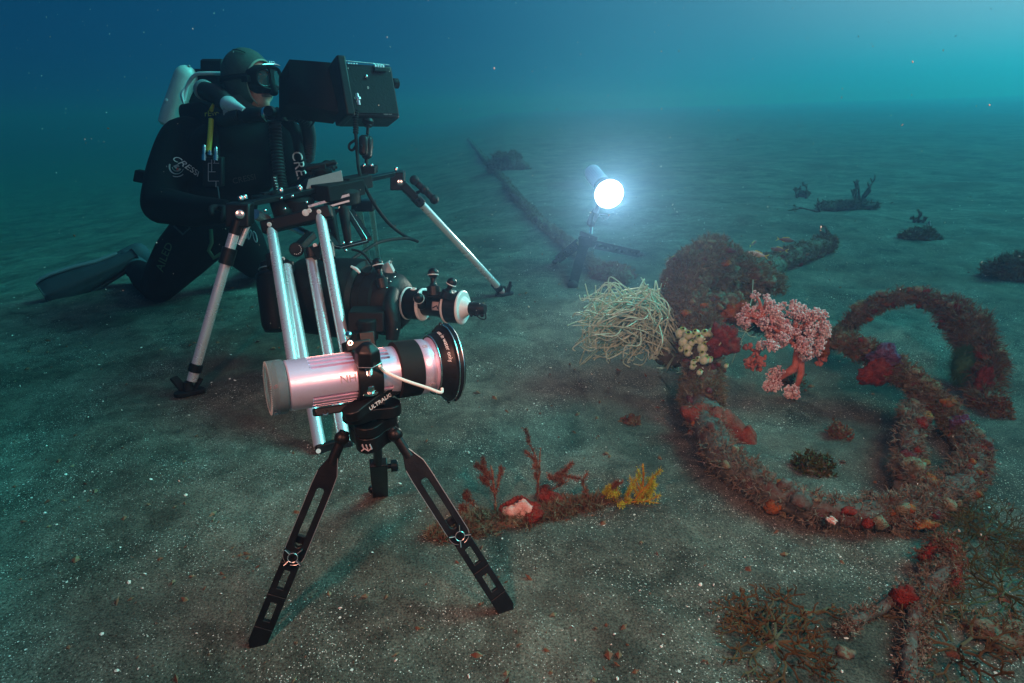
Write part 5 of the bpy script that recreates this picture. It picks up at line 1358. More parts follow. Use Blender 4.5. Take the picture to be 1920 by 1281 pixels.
    mb = lump(g(1765, 908, -.004), (.042, .036, .020), 11, .4, 30, 20); sf = [(V(v), (V(v) - g(1768, 895, -.03)).normalized(), .1) for v in mb.v]
    mo = mb.build('stone', M['silt'], t7, auto=False); mb = MB(); tufts(mb, sf, 160, .02, rnd, .0012, .3); o = mb.build('turf', M['siltturf'], mo, auto=False); o['kind'] = 'stuff'
    # ---- sponges
    def sponge(name, c, r, m, label, seed, amp=.45, axes=None):
        r = tuple(q * .86 for q in r); mb = lump(c, r, seed, amp * 1.25, 48, 32, axes); o = mb.build(name, M[m], None, auto=False); tag(o, label, 'sponge', 'sponges growing on the hoses')
    sponge('sponge', P(1342, 794, dcol - .098), (.100, .050, .052), 'bsponge', 'thick smooth red-brown sponge draped over the left side of the big loop', 21, .25, ((CR * .9 - CU * .42).normalized(), CF, (CU * .9 + CR * .42).normalized()))
    sponge('sponge', P(1394, 834, dcol - .105), (.038, .034, .058), 'bsponge', 'rounded lower lobe of red-brown sponge beside the draped one', 22, .2)
    sponge('sponge', P(1350, 852, dcol - .130), (.052, .034, .030), 'rsponge', 'lumpy bright red sponge under the draped brown sponge', 23, .6)
    sponge('sponge', P(1310, 812, dcol - .080), (.028, .02, .022), 'osponge', 'small orange sponge at the left foot of the big loop', 24, .5)
    sponge('sponge', P(1372, 878, dcol - .135), (.038, .03, .022), 'rsponge', 'ragged red sponge on the outer curve of the big loop', 25, .6)
    sponge('sponge', P(1650, 700, dm - .19), (.056, .03, .040), 'rsponge', 'deep red lobed sponge hanging under the purple patch of the arch', 26, .35)
    sponge('sponge', P(1657, 668, dm - .19), (.050, .03, .034), 'psponge', 'soft purple sponge on the crest of the arch', 27, .5)
    sponge('sponge', P(1542, 655, dm - .07), (.022, .02, .032), 'osponge', 'bright orange sponge tucked beneath the right end of the soft coral', 28, .4)
    sponge('sponge', P(1520, 616, dm - .05), (.030, .02, .012), 'osponge', 'flat yellow-orange sponge on top of the hose behind the soft coral', 29, .4)
    sponge('sponge', P(1382, 588, dm + .02), (.060, .03, .040), 'osponge', 'brown-orange sponge under the arm between column and soft coral', 30, .4)
    sponge('sponge', P(1356, 640, dcol + .03), (.045, .03, .050), 'rsponge', 'shaggy red sponge beside the sea squirts on the column', 31, .5)
    sponge('sponge', P(1448, 950, depth(base[2]) - .05), (.020, .02, .016), 'osponge', 'little round orange sponge on the lower left of the big loop', 32, .2)
    sponge('sponge', P(1728, 984, depth(base[6]) - .06), (.030, .015, .008), 'osponge', 'thin orange sponge crust on the lower right of the big loop', 33, .5)
    sponge('sponge', P(1845, 720, dl - .04), (.022, .02, .055), 'rsponge', 'hanging reddish sponge on the lower end of the upright loop', 34, .5)
    sponge('sponge', P(1800, 800, dm - .37), (.03, .02, .03), 'psponge', 'small magenta sponge at the foot of the arch', 35, .5)
    sponge('sponge', P(1560, 975, depth(base[4]) - .05), (.010, .01, .006), 'pinkw', 'pale pink crust at the front foot of the big loop', 36, .5)
    return dict(dcol=dcol, dm=dm, dT=dT, col=col, s2=s2, dl=dl, base=base)
WK = wreck()

def reef_life():
    rnd = random.Random(11); dcol = WK['dcol']; dm = WK['dm']
    # ---- sea anemone with long thin tentacles
    c = P(1248, 640, dcol + .22); c.z = max(c.z, gh(c.x, c.y) + .05)
    t = thing('sea_anemone', V((c.x, c.y, gh(c.x, c.y))), 'pale green anemone with long thin tentacles streaming left from the column', 'sea anemone')
    mb = lump(c + V((.03, .03, -.02)), (.07, .08, .08), 41, .2, 20, 14); mb.build('column', M['turf'], t, auto=False)
    tent = []
    for i in range(300):
        u = rnd.random(); e = rnd.random()
        px = 1085 + rnd.random() ** .8 * 150; py = 545 + rnd.random() * 105 + (1235 - px) * .05
        far = rnd.uniform(-.09, .12)
        if i % 7 == 0: px = rnd.uniform(1075, 1230); py = rnd.uniform(640, 680)
        tip = P(px, py, dcol + .20 + far)
        z0 = gh(tip.x, tip.y) + .008
        if tip.z < z0: tip.z = z0 + rnd.uniform(0, .01)
        b = c + V((rnd.uniform(-.05, .03), rnd.uniform(-.06, .06), rnd.uniform(-.045, .085)))
        m1 = b.lerp(tip, .40) + V((rnd.gauss(0, .012), rnd.gauss(0, .018), .050 + rnd.gauss(0, .018)))
        m2 = b.lerp(tip, .74) + V((rnd.gauss(0, .024), rnd.gauss(0, .024), .028 + rnd.gauss(0, .028)))
        curl = tip + V((rnd.gauss(-.004, .020), rnd.gauss(0, .015), rnd.gauss(.002, .022)))
        pts = [b, m1, m2, tip, curl]
        for p in pts[1:]:
            p.z = max(p.z, gh(p.x, p.y) + .005)
        tent.append((depth(m2), pts))
    for i in range(16):                      # the few that trail to the right along the sand
        tip = G(rnd.uniform(1222, 1285), rnd.uniform(672, 705)) + V((0, 0, .006)); b = c + V((.02, -.04, -.03)); m = b.lerp(tip, .5) + V((rnd.gauss(-.01, .015), -.02, -.01)); m.z = max(m.z, gh(m.x, m.y) + .006)
        tent.append((depth(tip), [b, m, tip]))
    tent.sort(key=lambda q: q[0])
    def tube_t(mb, pts):
        ps = catmull(pts, 6); n = len(ps); r0 = rnd.uniform(.0019, .0028)
        mb.tube(ps, [r0 * (1 - .35 * k / n) for k in range(n - 1)] + [r0 * .75], 6)
    for k, (_, pts) in enumerate(tent[:95]):
        mb = MB(); tube_t(mb, pts); mb.build('tentacle', M['anem'], t, auto=False)
    mb = MB()
    for _, pts in tent[95:]: tube_t(mb, pts)
    o = mb.build('tentacle', M['anem'], t, auto=False); o['kind'] = 'stuff'

    # ---- cluster of urn shaped sea squirts
    def proto():
        r = thing('sea_squirt', (0, 0, 0), '', 'sea squirt', 'sea squirts clustered on the column')
        mb = MB(); prof = [(-.010, .004), (-.008, .008), (0, .0125), (.008, .0122), (.014, .0085), (.0165, .0055), (.0185, .0056), (.0190, .0048), (.0175, .0040), (.012, .003)]
        mb.lathe(prof, (0, 0, 0), (0, 0, 1), 18); mb.build('body', M['squirt'], r, auto=False)
        mb = MB(); mb.tube([V((math.cos(q), math.sin(q), 0)) * .0052 + V((0, 0, .0187)) for q in [2 * PI * i / 16 for i in range(17)]], .0012, 6, cap=False); rim = mb.build('opening_rim', M['squirtrim'], r)
        mb = MB(); mb.lathe([(.0165, .0045), (.0178, .0046)], (0, 0, 0), (0, 0, 1), 12); mb.build('opening', M['dark'], rim)
        mb = MB(); mb.lathe([(0, .004), (.006, .0035), (.0075, .0035), (.007, .0022)], (.0105, 0, .006), (.8, 0, .5), 10); mb.build('siphon', M['squirt'], r, auto=False)
        return r
    spots = [(1275, 627, 1.25), (1282, 621, .8), (1290, 630, 1.15), (1285, 634, .7), (1280, 643, 1.1), (1301, 630, .8), (1306, 626, .9), (1313, 637, 1.0), (1296, 645, .75), (1288, 653, 1.05), (1290, 663, .9), (1277, 656, .7),
             (1316, 655, 1.2), (1323, 646, .7), (1322, 626, 1.0), (1332, 626, 1.0), (1342, 628, .8), (1343, 622, .65), (1352, 622, .8), (1355, 626, .85), (1336, 640, .6), (1341, 643, .55), (1346, 646, 1.15), (1318, 667, .9), (1319, 677, 1.0), (1310, 674, .7), (1329, 676, .75), (1299, 681, .65), (1298, 689, .7), (1311, 700, .65), (1360, 664, .45), (1361, 687, .5), (1312, 643, .6), (1304, 641, .55)]
    labs = {22: 'largest green-rimmed sea squirt, standing alone right of the main cluster on red growth', 29: 'lowest sea squirt, a small one with a round green rim below the cluster'}
    pr = proto(); first = True
    vts = [q[0] for q in WK['s2']]
    for k, (px, py, s) in enumerate(spots):
        o = pr if first else copy_tree(pr); first = False
        # sit on the column: nearest surface point along the sight line
        best = None; rdir = (P(px, py, 2) - CO).normalized()
        for v in vts:
            d = v - CO; tt = d.dot(rdir); off = (d - rdir * tt).length
            if off < .03 and (best is None or tt < best): best = tt
        if best is None: best = min(((v - CO) - rdir * (v - CO).dot(rdir)).length * 100 + (v - CO).dot(rdir) for v in vts); best = (P(px, py, dcol + .06) - CO).length
        o.location = CO + rdir * (best - .004)
        a = (-CF * .62 + CU * rnd.uniform(.2, .8) + CR * rnd.uniform(-.45, .45)).normalized()
        o.rotation_euler = a.to_track_quat('Z', 'Y').to_euler(); o.scale = (s * .98,) * 3
        o['label'] = labs.get(k, 'pale green urn-shaped sea squirt with dark mouth in the crowded cluster on the column')
    # ---- pink soft coral
    ct = thing('soft_coral', P(1480, 620, dm - .02), 'bushy pink soft coral with branching clumps of polyps hanging on the hose', 'soft coral')
    stems = MB(); pol = MB()
    def clump(p, r, n, mbx, s0=.0027):
        for _ in range(int(n * 1.9)):
            d = V((rnd.gauss(0, 1), rnd.gauss(0, 1), rnd.gauss(0, 1))).normalized() * r * rnd.uniform(.55, 1.05)
            mbx.ball(p + d, s0 * rnd.uniform(.6, 1.5), 5, 4)
    def grow(p, d, L, r, lev, dens):
        q = p + d * L; stems.tube([p, (p + q) / 2 + V((rnd.gauss(0, .003), rnd.gauss(0, .003), rnd.gauss(0, .003))), q], [r, r * .85, r * .7], 7)
        if lev == 0:
            clump(q, .0145, int(20 * dens), pol); return
        if dens > .7: clump((p + q) / 2, .012, 7, pol)
        for _ in range(rnd.randint(2, 4)):
            nd_ = (d + V((rnd.gauss(0, .65), rnd.gauss(0, .55), rnd.gauss(0, .65)))).normalized(); grow(q, nd_, L * rnd.uniform(.55, .85), r * .66, lev - 1, dens)
    for (a, b, r, lev, dens) in (((1452, 622), (1418, 585), .011, 2, 1.1), ((1452, 622), (1425, 605), .010, 2, 1.1), ((1455, 620), (1448, 592), .010, 2, 1.1), ((1465, 622), (1470, 590), .010, 2, 1.1), ((1490, 622), (1495, 588), .010, 2, 1.0), ((1500, 622), (1520, 596), .009, 2, 1.0), ((1505, 630), (1536, 622), .009, 2, 1.0), ((1490, 630), (1470, 625), .010, 2, 1.2), ((1470, 625), (1440, 640), .010, 2, 1.1), ((1490, 635), (1500, 655), .011, 2, 1.1), ((1475, 630), (1460, 612), .010, 2, 1.2), ((1505, 636), (1520, 655), .009, 2, 1.0), ((1480, 632), (1482, 645), .010, 2, 1.0)):
        p = P(*a, dm - .05); q = P(*b, dm - .09 + rnd.uniform(-.03, .02)); grow(p, (q - p).normalized(), (q - p).length * .60, r, lev, dens)
    for (a, b, c2) in (((1498, 650), (1490, 690), (1462, 705)), ((1500, 655), (1502, 700), (1495, 722)), ((1490, 690), (1475, 700), (1458, 712))):
        p = P(*a, dm - .08); q = P(*b, dm - .07); e = P(*c2, dm - .07); stems.tube([p, q, e], [.013, .010, .007], 8); 
        for _ in range(3): grow(e, ((e - q).normalized() + V((rnd.gauss(0, .5), rnd.gauss(0, .4), rnd.gauss(0, .5)))).normalized(), .022, .005, 1, .9)
    for (a, b) in (((1435, 645), (1400, 672)), ((1425, 650), (1412, 690)), ((1530, 660), (1540, 680))):      # bare, pink-orange twigs
        p = P(*a, dm - .06); q = P(*b, dm - .06)
        def bare(p, d, L, r, lev):
            q = p + d * L; stems.tube([p, q], [r, r * .75], 6)
            if lev == 0: clump(q, .004, 5, stems, .003); return
            for _ in range(3): bare(q, (d + V((rnd.gauss(0, .6), rnd.gauss(0, .4), rnd.gauss(0, .6)))).normalized(), L * .62, r * .7, lev - 1)
        bare(p, (q - p).normalized(), (q - p).length * .5, .0075, 3)
    stems.build('stem', M['corals'], ct, auto=False); pol.build('polyps', M['coralp'], ct, auto=False)
    # ---- green feather star on the upright loop
    f = thing('feather_star', P(1790, 690, WK['dl'] - .04), 'small green bristly feather star clinging inside the upright loop', 'feather star')
    mb = MB(); cc = P(1806, 688, WK['dl'] + .045); mb.ball(cc, (.030, .028, .055), 16, 12); mb.build('body', M['gball'], f, auto=False)
    mb = MB()
    for i in range(1700):
        q = rnd.uniform(0, 2 * PI); z = rnd.uniform(-1, 1); d = V((math.cos(q) * math.sqrt(1 - z * z), math.sin(q) * math.sqrt(1 - z * z), z)); p = cc + V((d.x * .03, d.y * .028, d.z * .055)); s = V((.0009, 0, 0)) if abs(d.x) < .8 else V((0, .0009, 0))
        mb.add([p - s, p + s, p + d * rnd.uniform(.010, .022) + V((0, 0, .003))], [(0, 1, 2)], False)
    mb.build('bristles', M['gball'], f, auto=False)
    # ---- tangled fishing line
    mb = MB()
    for pts in ([P(1403, 588, dm), P(1402, 610, dm - .01), P(1400, 622, dm - .02)], [P(1372, 608, dm), P(1380, 618, dm - .02), P(1398, 621, dm - .03), P(1414, 612, dm - .03)], [P(1398, 622, dm - .03), P(1390, 640, dm - .04), P(1396, 655, dm - .04), P(1412, 660, dm - .04)], [P(1399, 622, dm - .03), P(1406, 630, dm - .03), P(1418, 632, dm - .03)], [P(1392, 640, dm - .04), P(1380, 660, dm - .03), P(1372, 682, dm - .02)], [P(1412, 525, dm + .1), P(1410, 556, dm + .06), P(1403, 590, dm)]):
        mb.tube(catmull(pts, 6), .0009, 5)
    o = mb.build('fishing_line', M['anem'], None, auto=False); tag(o, 'thin tangled fishing line hanging between column and pink soft coral', 'fishing line')
reef_life()

# ------------------------------------------------------------------ low growth on the open sand
def sand_life():
    rnd = random.Random(23)
    def twig(stem, leaf, p, d, L, r, lev, spread=.5, fuzz=8, fl=.006):
        segs = 7; fuzz = int(fuzz * 1.6); pts = [p]; dd = d
        for _ in range(segs): dd = (dd + V((rnd.gauss(0, .14), rnd.gauss(0, .14), rnd.gauss(0, .1)))).normalized(); pts.append(pts[-1] + dd * L / segs)
        stem.tube(pts, [r * (1 - .5 * k / segs) * rnd.uniform(.6, 1.5) for k in range(segs + 1)], 7)
        for q0, q1 in zip(pts, pts[1:]):
            for _ in range(fuzz):
                c = q0.lerp(q1, rnd.random()); e = V((rnd.gauss(0, 1), rnd.gauss(0, 1), rnd.gauss(0, 1))).normalized(); s = e.cross(V((.3, .9, .2))).normalized() * .0005
                leaf.add([c - s, c + s, c + e * fl * rnd.uniform(.5, 1.5) + V((0, 0, .002))], [(0, 1, 2)], False)
                if rnd.random() < .25: leaf.ball(c + e * fl * rnd.uniform(.3, 1.0), .0010 * rnd.uniform(.6, 1.6), 5, 3)
        if lev > 0:
            for _ in range(rnd.randint(1, 3)):
                k = rnd.randint(1, segs - 1); twig(stem, leaf, pts[k], (dd + V((rnd.gauss(0, spread), rnd.gauss(0, spread), .25 + rnd.gauss(0, spread * .6)))).normalized(), L * rnd.uniform(.4, .65), r * .7, lev - 1, spread, fuzz, fl)
    up = V((0, 0, 1))
    def upto(px, py, qx, qy):
        a = G(px, py); b = P(qx, qy, depth(a) - .01); return a - up * .006, (b - a)
    # long low ridge of reddish growth with twigs standing up
    base = [G(812, 1010), G(870, 990), G(930, 985), G(985, 975), G(1040, 962), G(1100, 948), G(1160, 936)]
    t = thing('red_hydroid', G(985, 975), 'straggling red-brown growth with upright twigs lying along the sand beside the tripod leg', 'sea growth')
    mb, sf = encrust([b - up * .010 for b in base], [.014, .022, .024, .022, .018, .015, .010], 12, .45, 51); rg = mb.build('ridge', M['turfred'], t, auto=False)
    mb = MB(); tufts(mb, sf, 2600, .022, rnd, .0009, .2, .5); o = mb.build('turf', M['turfred'], rg, auto=False); o['kind'] = 'stuff'
    mb = MB(); tufts(mb, sf, 1500, .026, rnd, .0009, .2, .6); o = mb.build('turf', M['turf'], rg, auto=False); o['kind'] = 'stuff'
    for (px, py, qx, qy, r, lev) in ((925, 960, 945, 872, .0050, 1), (957, 965, 957, 925, .0035, 0), (1010, 942, 1000, 835, .0032, 1), (1014, 940, 1050, 858, .0030, 1), (1005, 930, 1000, 885, .0032, 0), (1110, 945, 1083, 882, .0050, 0), (1118, 945, 1155, 888, .0042, 1), (1115, 940, 1055, 920, .0030, 0), (892, 965, 865, 955, .0045, 1), (905, 960, 892, 925, .0022, 1)):
        a, d = upto(px, py, qx, qy); s = MB(); l = MB(); twig(s, l, a, d.normalized(), d.length, r * .62, lev + 1, .75, 9, .0085)
        st = s.build('twig', M['redtwig'], t, auto=False); l.build('fuzz', M['redtwig'], st, auto=False)
    for k, (px, py, r, lab) in enumerate(((975, 960, (.036, .02, .024), 'pale centred red frilly sponge lying lowest on the red ridge'), (1000, 966, (.020, .016, .018), 'smaller red sponge lobe right of the pale centred one'), (1035, 935, (.026, .018, .017), 'rounded red sponge nearest the tall upright twigs'), (1022, 918, (.014, .012, .014), 'small dark red sponge above the rounded one'))):
        c = G(px, py + 12) + up * r[2] * .8; mb = lump(c, r, 60 + k, .45, 30, 20); o = mb.build('sponge', M['rsponge'] if k else M['pinkw'], None, auto=False); tag(o, lab, 'sponge', 'sponges on the red growth')
        if k == 0:
            rm = MB()
            for i in range(34):
                q = 2 * PI * i / 34; rr_ = 1 + .12 * math.sin(5 * q); rm.ball(c + CR * .037 * rr_ * math.cos(q) + CU * .025 * rr_ * math.sin(q) - CF * .004, .0052 * rnd.uniform(.7, 1.3), 7, 5)
            rm.build('red_margin', M['rsponge'], o, auto=False)
    # yellow feathery colony at its right end
    y = thing('yellow_gorgonian', G(1195, 935), 'small feathery yellow colony at the right end of the red growth', 'gorgonian')
    for (px, py, qx, qy, r) in ((1145, 941, 1136, 912, .003), (1178, 938, 1172, 905, .003), (1190, 937, 1206, 884, .003), (1218, 934, 1232, 890, .003), (1150, 940, 1156, 900, .003), (1170, 938, 1184, 888, .003), (1205, 935, 1224, 855, .0035), (1208, 935, 1196, 900, .0028), (1215, 934, 1218, 905, .003), (1160, 942, 1142, 915, .003), (1140, 944, 1235, 930, .003)):
        a, d = upto(px, py, qx, qy); s = MB(); l = MB(); twig(s, l, a, d.normalized(), d.length, r * .8, 1, .7, 9, .0085); st = s.build('stem', M['ystem'], y, auto=False); l.build('polyps', M['ygorg'], st, auto=False)
    # brown branching seaweed at the bottom
    def frond(mb, p, d, L, w, lev, n=None):
        d = d.normalized(); s = d.cross((CO - p).normalized() + V((rnd.gauss(0, .4), 0, 0))).normalized()
        q = p + d * L + V((0, 0, -.004 * lev)); q.z = max(q.z, gh(q.x, q.y) + .003)
        m = (p + q) / 2 + V((rnd.gauss(0, .003), 0, rnd.gauss(.002, .003)))
        th = (CO - m).normalized() * .0012
        mb.add([p - s * w, p + s * w, m + s * w * .8, m - s * w * .8, q + s * w * .9, q - s * w * .9] + [v + th for v in (p - s * w * .5, p + s * w * .5, m, q)], [(0, 1, 2, 3), (3, 2, 4, 5), (6, 7, 8), (0, 6, 8, 3), (7, 1, 2, 8), (3, 8, 9, 5), (8, 2, 4, 9)], True)
        if lev > 0:
            for sgn in (-1, 1): frond(mb, q, d + s * sgn * rnd.uniform(.35, .8) + V((rnd.gauss(0, .2), rnd.gauss(0, .2), rnd.gauss(.0, .15))), L * rnd.uniform(.65, .9), w * .86, lev - 1)
    def weed(name, px, py, size, n, lev, m, label, cat, w=.0035, spread=.75, sub='turf'):
        c = G(px, py); t = thing(name, c, label, cat); 
        mb = lump(c - up * .004, (size * .12, size * .11, .010), int(px) % 97, .5, 14, 9); mb.build('holdfast', M['turfred'], t, auto=False)
        mb = MB()
        for i in range(n):
            a = 2 * PI * i / n + rnd.uniform(-.3, .3); p = c + V((math.cos(a), math.sin(a), 0)) * size * .15 * rnd.random() + up * .01
            frond(mb, p, V((math.cos(a) * spread, math.sin(a) * spread, rnd.uniform(.18, .7))), size * rnd.uniform(.22, .34), w, lev)
        mb.build('fronds', M[m], t, auto=False)
    weed('brown_seaweed', 1450, 1210, .105, 13, 4, 'weed', 'brown forking seaweed spread flat on the sand near the bottom edge', 'seaweed', .0024)
    weed('brown_seaweed', 1400, 1160, .07, 5, 3, 'weed', 'thin brown seaweed sprigs just above the flat seaweed', 'seaweed', .0022)
    weed('brown_seaweed', 1510, 1150, .075, 3, 3, 'weed', 'single long brown seaweed strand right of the flat seaweed', 'seaweed', .0024, 1.0)
    weed('green_seaweed', 1845, 1010, .11, 26, 4, 'gweed', 'fluffy green-brown weed at the right edge below the loops', 'seaweed', .0013, .6)
    weed('green_seaweed', 1880, 1120, .12, 20, 4, 'gweed', 'dark olive weed at the right edge beside the rope', 'seaweed', .0016, .7)
    weed('green_seaweed', 1790, 1225, .10, 10, 3, 'weed', 'brown tuft of weed at the bottom right corner', 'seaweed', .0024, .8)
    # knotted rope ends bottom right
    def rope(label, pts, rr, seed, m='silt', tf='siltturf'):
        t = thing('old_rope', pts[0], label, 'rope'); mb, sf = encrust(pts, rr, 16, .40, seed, 12); o = mb.build('rope', M[m], t, auto=False); mb = MB(); tufts(mb, sf, 420, .010, rnd, .0009, .3); k = mb.build('turf', M[tf], o, auto=False); k['kind'] = 'stuff'
    gp = lambda x, y, u: G(x, y) + up * u
    rope('thick frayed rope end coming down to the bottom edge at the right', [gp(1775, 1085, .035), gp(1755, 1110, .035), gp(1730, 1135, .028), gp(1716, 1165, .022), gp(1705, 1215, .016), gp(1700, 1300, .012)], [.007, .010, .011, .009, .010, .010], 71)
    rope('short upper rope strand bending over the knot at the right', [gp(1725, 1068, .02), gp(1748, 1052, .04), gp(1772, 1060, .045), gp(1785, 1095, .03), gp(1778, 1120, .01)], [.008, .010, .010, .009, .007], 72, 'rsponge', 'turfred')
    rope('half buried rope strand reaching left over the sand from the knot', [gp(1745, 1092, .02), gp(1700, 1120, .016), gp(1650, 1150, .010), gp(1600, 1172, .006), gp(1575, 1185, -.004)], [.007, .009, .008, .007, .006], 73)
    rope('thin rope strand lying beside the thick frayed end', [gp(1765, 1105, .02), gp(1740, 1150, .012), gp(1722, 1200, .010), gp(1718, 1240, .008)], [.006, .005, .006, .006], 74)
    mb = lump(gp(1696, 1140, .025), (.020, .016, .017), 75, .6, 24, 16); o = mb.build('sponge', M['rsponge'], None, auto=False); tag(o, 'ragged red sponge growing on the rope knot at the lower right', 'sponge')
    mb = lump(gp(1585, 1225, .000), (.014, .012, .008), 76, .5, 20, 14); o = mb.build('encrusted_rock', M['crust'], None, auto=False); tag(o, 'little dark overgrown stone on the sand left of the ropes', 'stone')
    mb = lump(gp(1885, 1190, -.006), (.055, .045, .020), 77, .5, 30, 20); sf = [(V(v), (V(v) - gp(1875, 1185, -.03)).normalized(), .1) for v in mb.v]; o = mb.build('encrusted_rock', M['crust'], None, auto=False); tag(o, 'broad overgrown stone at the right edge in the lower corner', 'stone')
    mb = MB(); tufts(mb, sf, 700, .014, rnd, .0011, .3); k = mb.build('turf', M['turf'], o, auto=False); k['kind'] = 'stuff'
    # ---- low remains further out
    def clumpof(px, py, r, label, n=900, m='turf', L=.05, cat='overgrown rock', sprigs=()):
        c = G(px, py); t = thing('encrusted_rock', c, label, cat); mb = lump(c + up * r[2] * .25, r, int(px) % 89, .45, 28, 18); sf = [(V(v), (V(v) - c + up * .05).normalized(), .1) for v in mb.v]; o = mb.build('stone', M['crust'], t, auto=False)
        mb = MB(); tufts(mb, sf, n, L * .8, rnd, .0024, .15, .2); k = mb.build('turf', M[m], o, auto=False); k['kind'] = 'stuff'
        for (a0, b0, a1, b1, rr_) in sprigs:
            a, d = upto(a0, b0, a1, b1); s = MB(); l = MB(); twig(s, l, a, d.normalized(), d.length, rr_, 2, .5, 4, .012); st = s.build('sprig', M['crust'], t, auto=False); l.build('fuzz', M['turf'], st, auto=False)
    clumpof(948, 318, (.24, .15, .17), 'two headed bushy clump on the far cable near the middle', 1500, 'turf', .08)
    clumpof(1580, 392, (.22, .07, .035), 'low overgrown ridge with forked sprigs, far out at the right', 900, 'turf', .05, sprigs=((1612, 380, 1600, 342, .012), (1616, 380, 1622, 345, .012), (1608, 384, 1592, 352, .009), (1545, 398, 1500, 385, .010)))
    clumpof(1722, 448, (.10, .06, .035), 'dark overgrown lump with thin sprigs at the far right', 700, 'turf', .04, sprigs=((1715, 418, 1710, 402, .007), (1722, 417, 1724, 398, .007), (1730, 418, 1735, 402, .007)))
    clumpof(1908, 518, (.11, .09, .065), 'round dark bush-like clump cut by the right edge', 1300, 'turf', .05)
    clumpof(1148, 520, (.10, .09, .045), 'small reddish tufted clump right of the far tripod foot', 700, 'turfred', .025)
    clumpof(1485, 712, (.04, .03, .012), 'small scrap of growth on the sand under the soft coral', 150, 'turfred', .014)
    clumpof(1525, 878, (.035, .03, .014), 'small olive sprig on the sand in the middle of the big loop', 260, 'gweed', .02)
    clumpof(1572, 815, (.022, .02, .016), 'small red lump on the sand in the middle of the big loop', 150, 'turfred', .014)
    clumpof(1182, 792, (.020, .014, .006), 'tiny reddish scrap on bare sand between sprig and loop', 120, 'turfred', .012)
    clumpof(1505, 368, (.05, .05, .03), 'thin spidery sprigs standing on far sand at the right', 120, 'turf', .03, sprigs=((1495, 372, 1490, 352, .008), (1512, 372, 1510, 345, .010)))
    clumpof(1865, 770, (.03, .03, .02), 'dark tuft at the foot of the upright loop', 300, 'turfred', .02)
    s = MB(); l = MB(); a, d = upto(1545, 466, 1549, 428); tt = thing('bushy_sprig', a, 'dark little sprig like a bare bush at the tip of the log', 'sprig')
    for _ in range(3): twig(s, l, a, (d.normalized() + V((rnd.gauss(0, .25), 0, 0))).normalized(), d.length * rnd.uniform(.75, 1), .008, 2, .6, 5, .012)
    s.build('stem', M['crust'], tt, auto=False); l.build('fuzz', M['turf'], tt, auto=False)
    # far overgrown cable leading away over the bottom
    t = thing('old_cable', G(960, 345), 'overgrown cable lying across the sand and fading into the blue beside the lamp', 'cable')
    cp = [G(878, 262), G(900, 290), G(925, 318), G(950, 348), G(980, 385), G(1012, 420), G(1050, 450), G(1092, 485), G(1130, 515), G(1165, 535)]
    mb, sf = encrust([p + up * .012 for p in cp], [.05, .05, .045, .04, .034, .030, .028, .026, .025, .022], 14, .5, 81, 12); o = mb.build('cable', M['crust'], t, auto=False)
    mb = MB(); tufts(mb, sf, 3200, .040, rnd, .0022, .3, .2); k = mb.build('turf', M['turf'], o, auto=False); k['kind'] = 'stuff'
    # ---- fish
    def fish(px, py, d, dirv, Lf, label, dark=False):
        c = P(px, py, d); dv = V(dirv).normalized(); u = up - dv * up.dot(dv); u.normalize(); w = dv.cross(u)
        t = thing('small_fish', c, label, 'fish', 'small fish hovering over the wreckage')
        mb = MB(); vs = []; fs = []; N = 14; prof = [(.5, .004, .002), (.46, .05, .03), (.36, .10, .058), (.2, .135, .072), (0, .13, .07), (-.2, .09, .045), (-.34, .05, .022), (-.42, .035, .010)]
        for x, h, b in prof:
            for k in range(N): q = 2 * PI * k / N; vs.append(c + dv * x * Lf + u * h * Lf * math.sin(q) + w * b * Lf * math.cos(q))
        for i in range(len(prof) - 1):
            for k in range(N): a = i * N + k; b2 = i * N + (k + 1) % N; fs.append((a, b2, b2 + N, a + N))
        fs.append(tuple(range(N))); mb.add(vs, fs); mb.build('body', M['fishd'] if dark else M['fish'], t)
        mb = MB(); 
        for s in (-1, 1): mb.plate([(-.40 * Lf, -.01 * Lf), (-.40 * Lf, .02 * Lf), (-.60 * Lf, .13 * Lf * s + .01 * Lf), (-.52 * Lf, .03 * Lf * s)] if s > 0 else [(-.40 * Lf, -.02 * Lf), (-.40 * Lf, .01 * Lf), (-.52 * Lf, -.03 * Lf), (-.60 * Lf, -.13 * Lf)], None, c, dv, u, .0008)
        mb.build('tail', M['fisht'], t)
        mb = MB(); mb.plate([(.22 * Lf, .12 * Lf), (-.25 * Lf, .07 * Lf), (-.22 * Lf, .13 * Lf), (.10 * Lf, .19 * Lf)], None, c, dv, u, .0006); mb.plate([(.05 * Lf, -.12 * Lf), (-.22 * Lf, -.07 * Lf), (-.16 * Lf, -.14 * Lf)], None, c, dv, u, .0006); mb.build('fin', M['fisht'], t)
        mb = MB()
        for s in (-1, 1): mb.ball(c + dv * .38 * Lf + u * .035 * Lf + w * s * .05 * Lf, .028 * Lf, 8, 6)
        mb.build('eye', M['dark'], t)
    M['fish'] = growth_mat('silver_orange_fish', [(.40, (.62, .36, .24)), (.55, (.60, .55, .50)), (.65, (.42, .40, .36))], 30, .35, 0)
    M['fishd'] = growth_mat('dusky_fish', [(.40, (.24, .10, .09)), (.6, (.20, .20, .20))], 30, .4, 0)
    M['fisht'] = mat('yellow_fin', (.55, .50, .08), .5)
    fish(1420, 477, 2.35, -CR + CU * .22 - CF * .1, .078, 'silver orange fish with yellow tail, clearest of the group above the log')
    fish(1262, 486, 2.05, -CR * .8 - CU * .6, .062, 'reddish fish nosing down at the left of the column top', True)
    fish(1413, 456, 2.6, CR * .7 + CU * .5 + CF * .4, .05, 'smallest dark fish turning away above the clear silver one', True)
    fish(1474, 450, 2.7, CR - CU * .12, .075, 'dusky fish with yellow tail, highest and farthest right of the group', True)
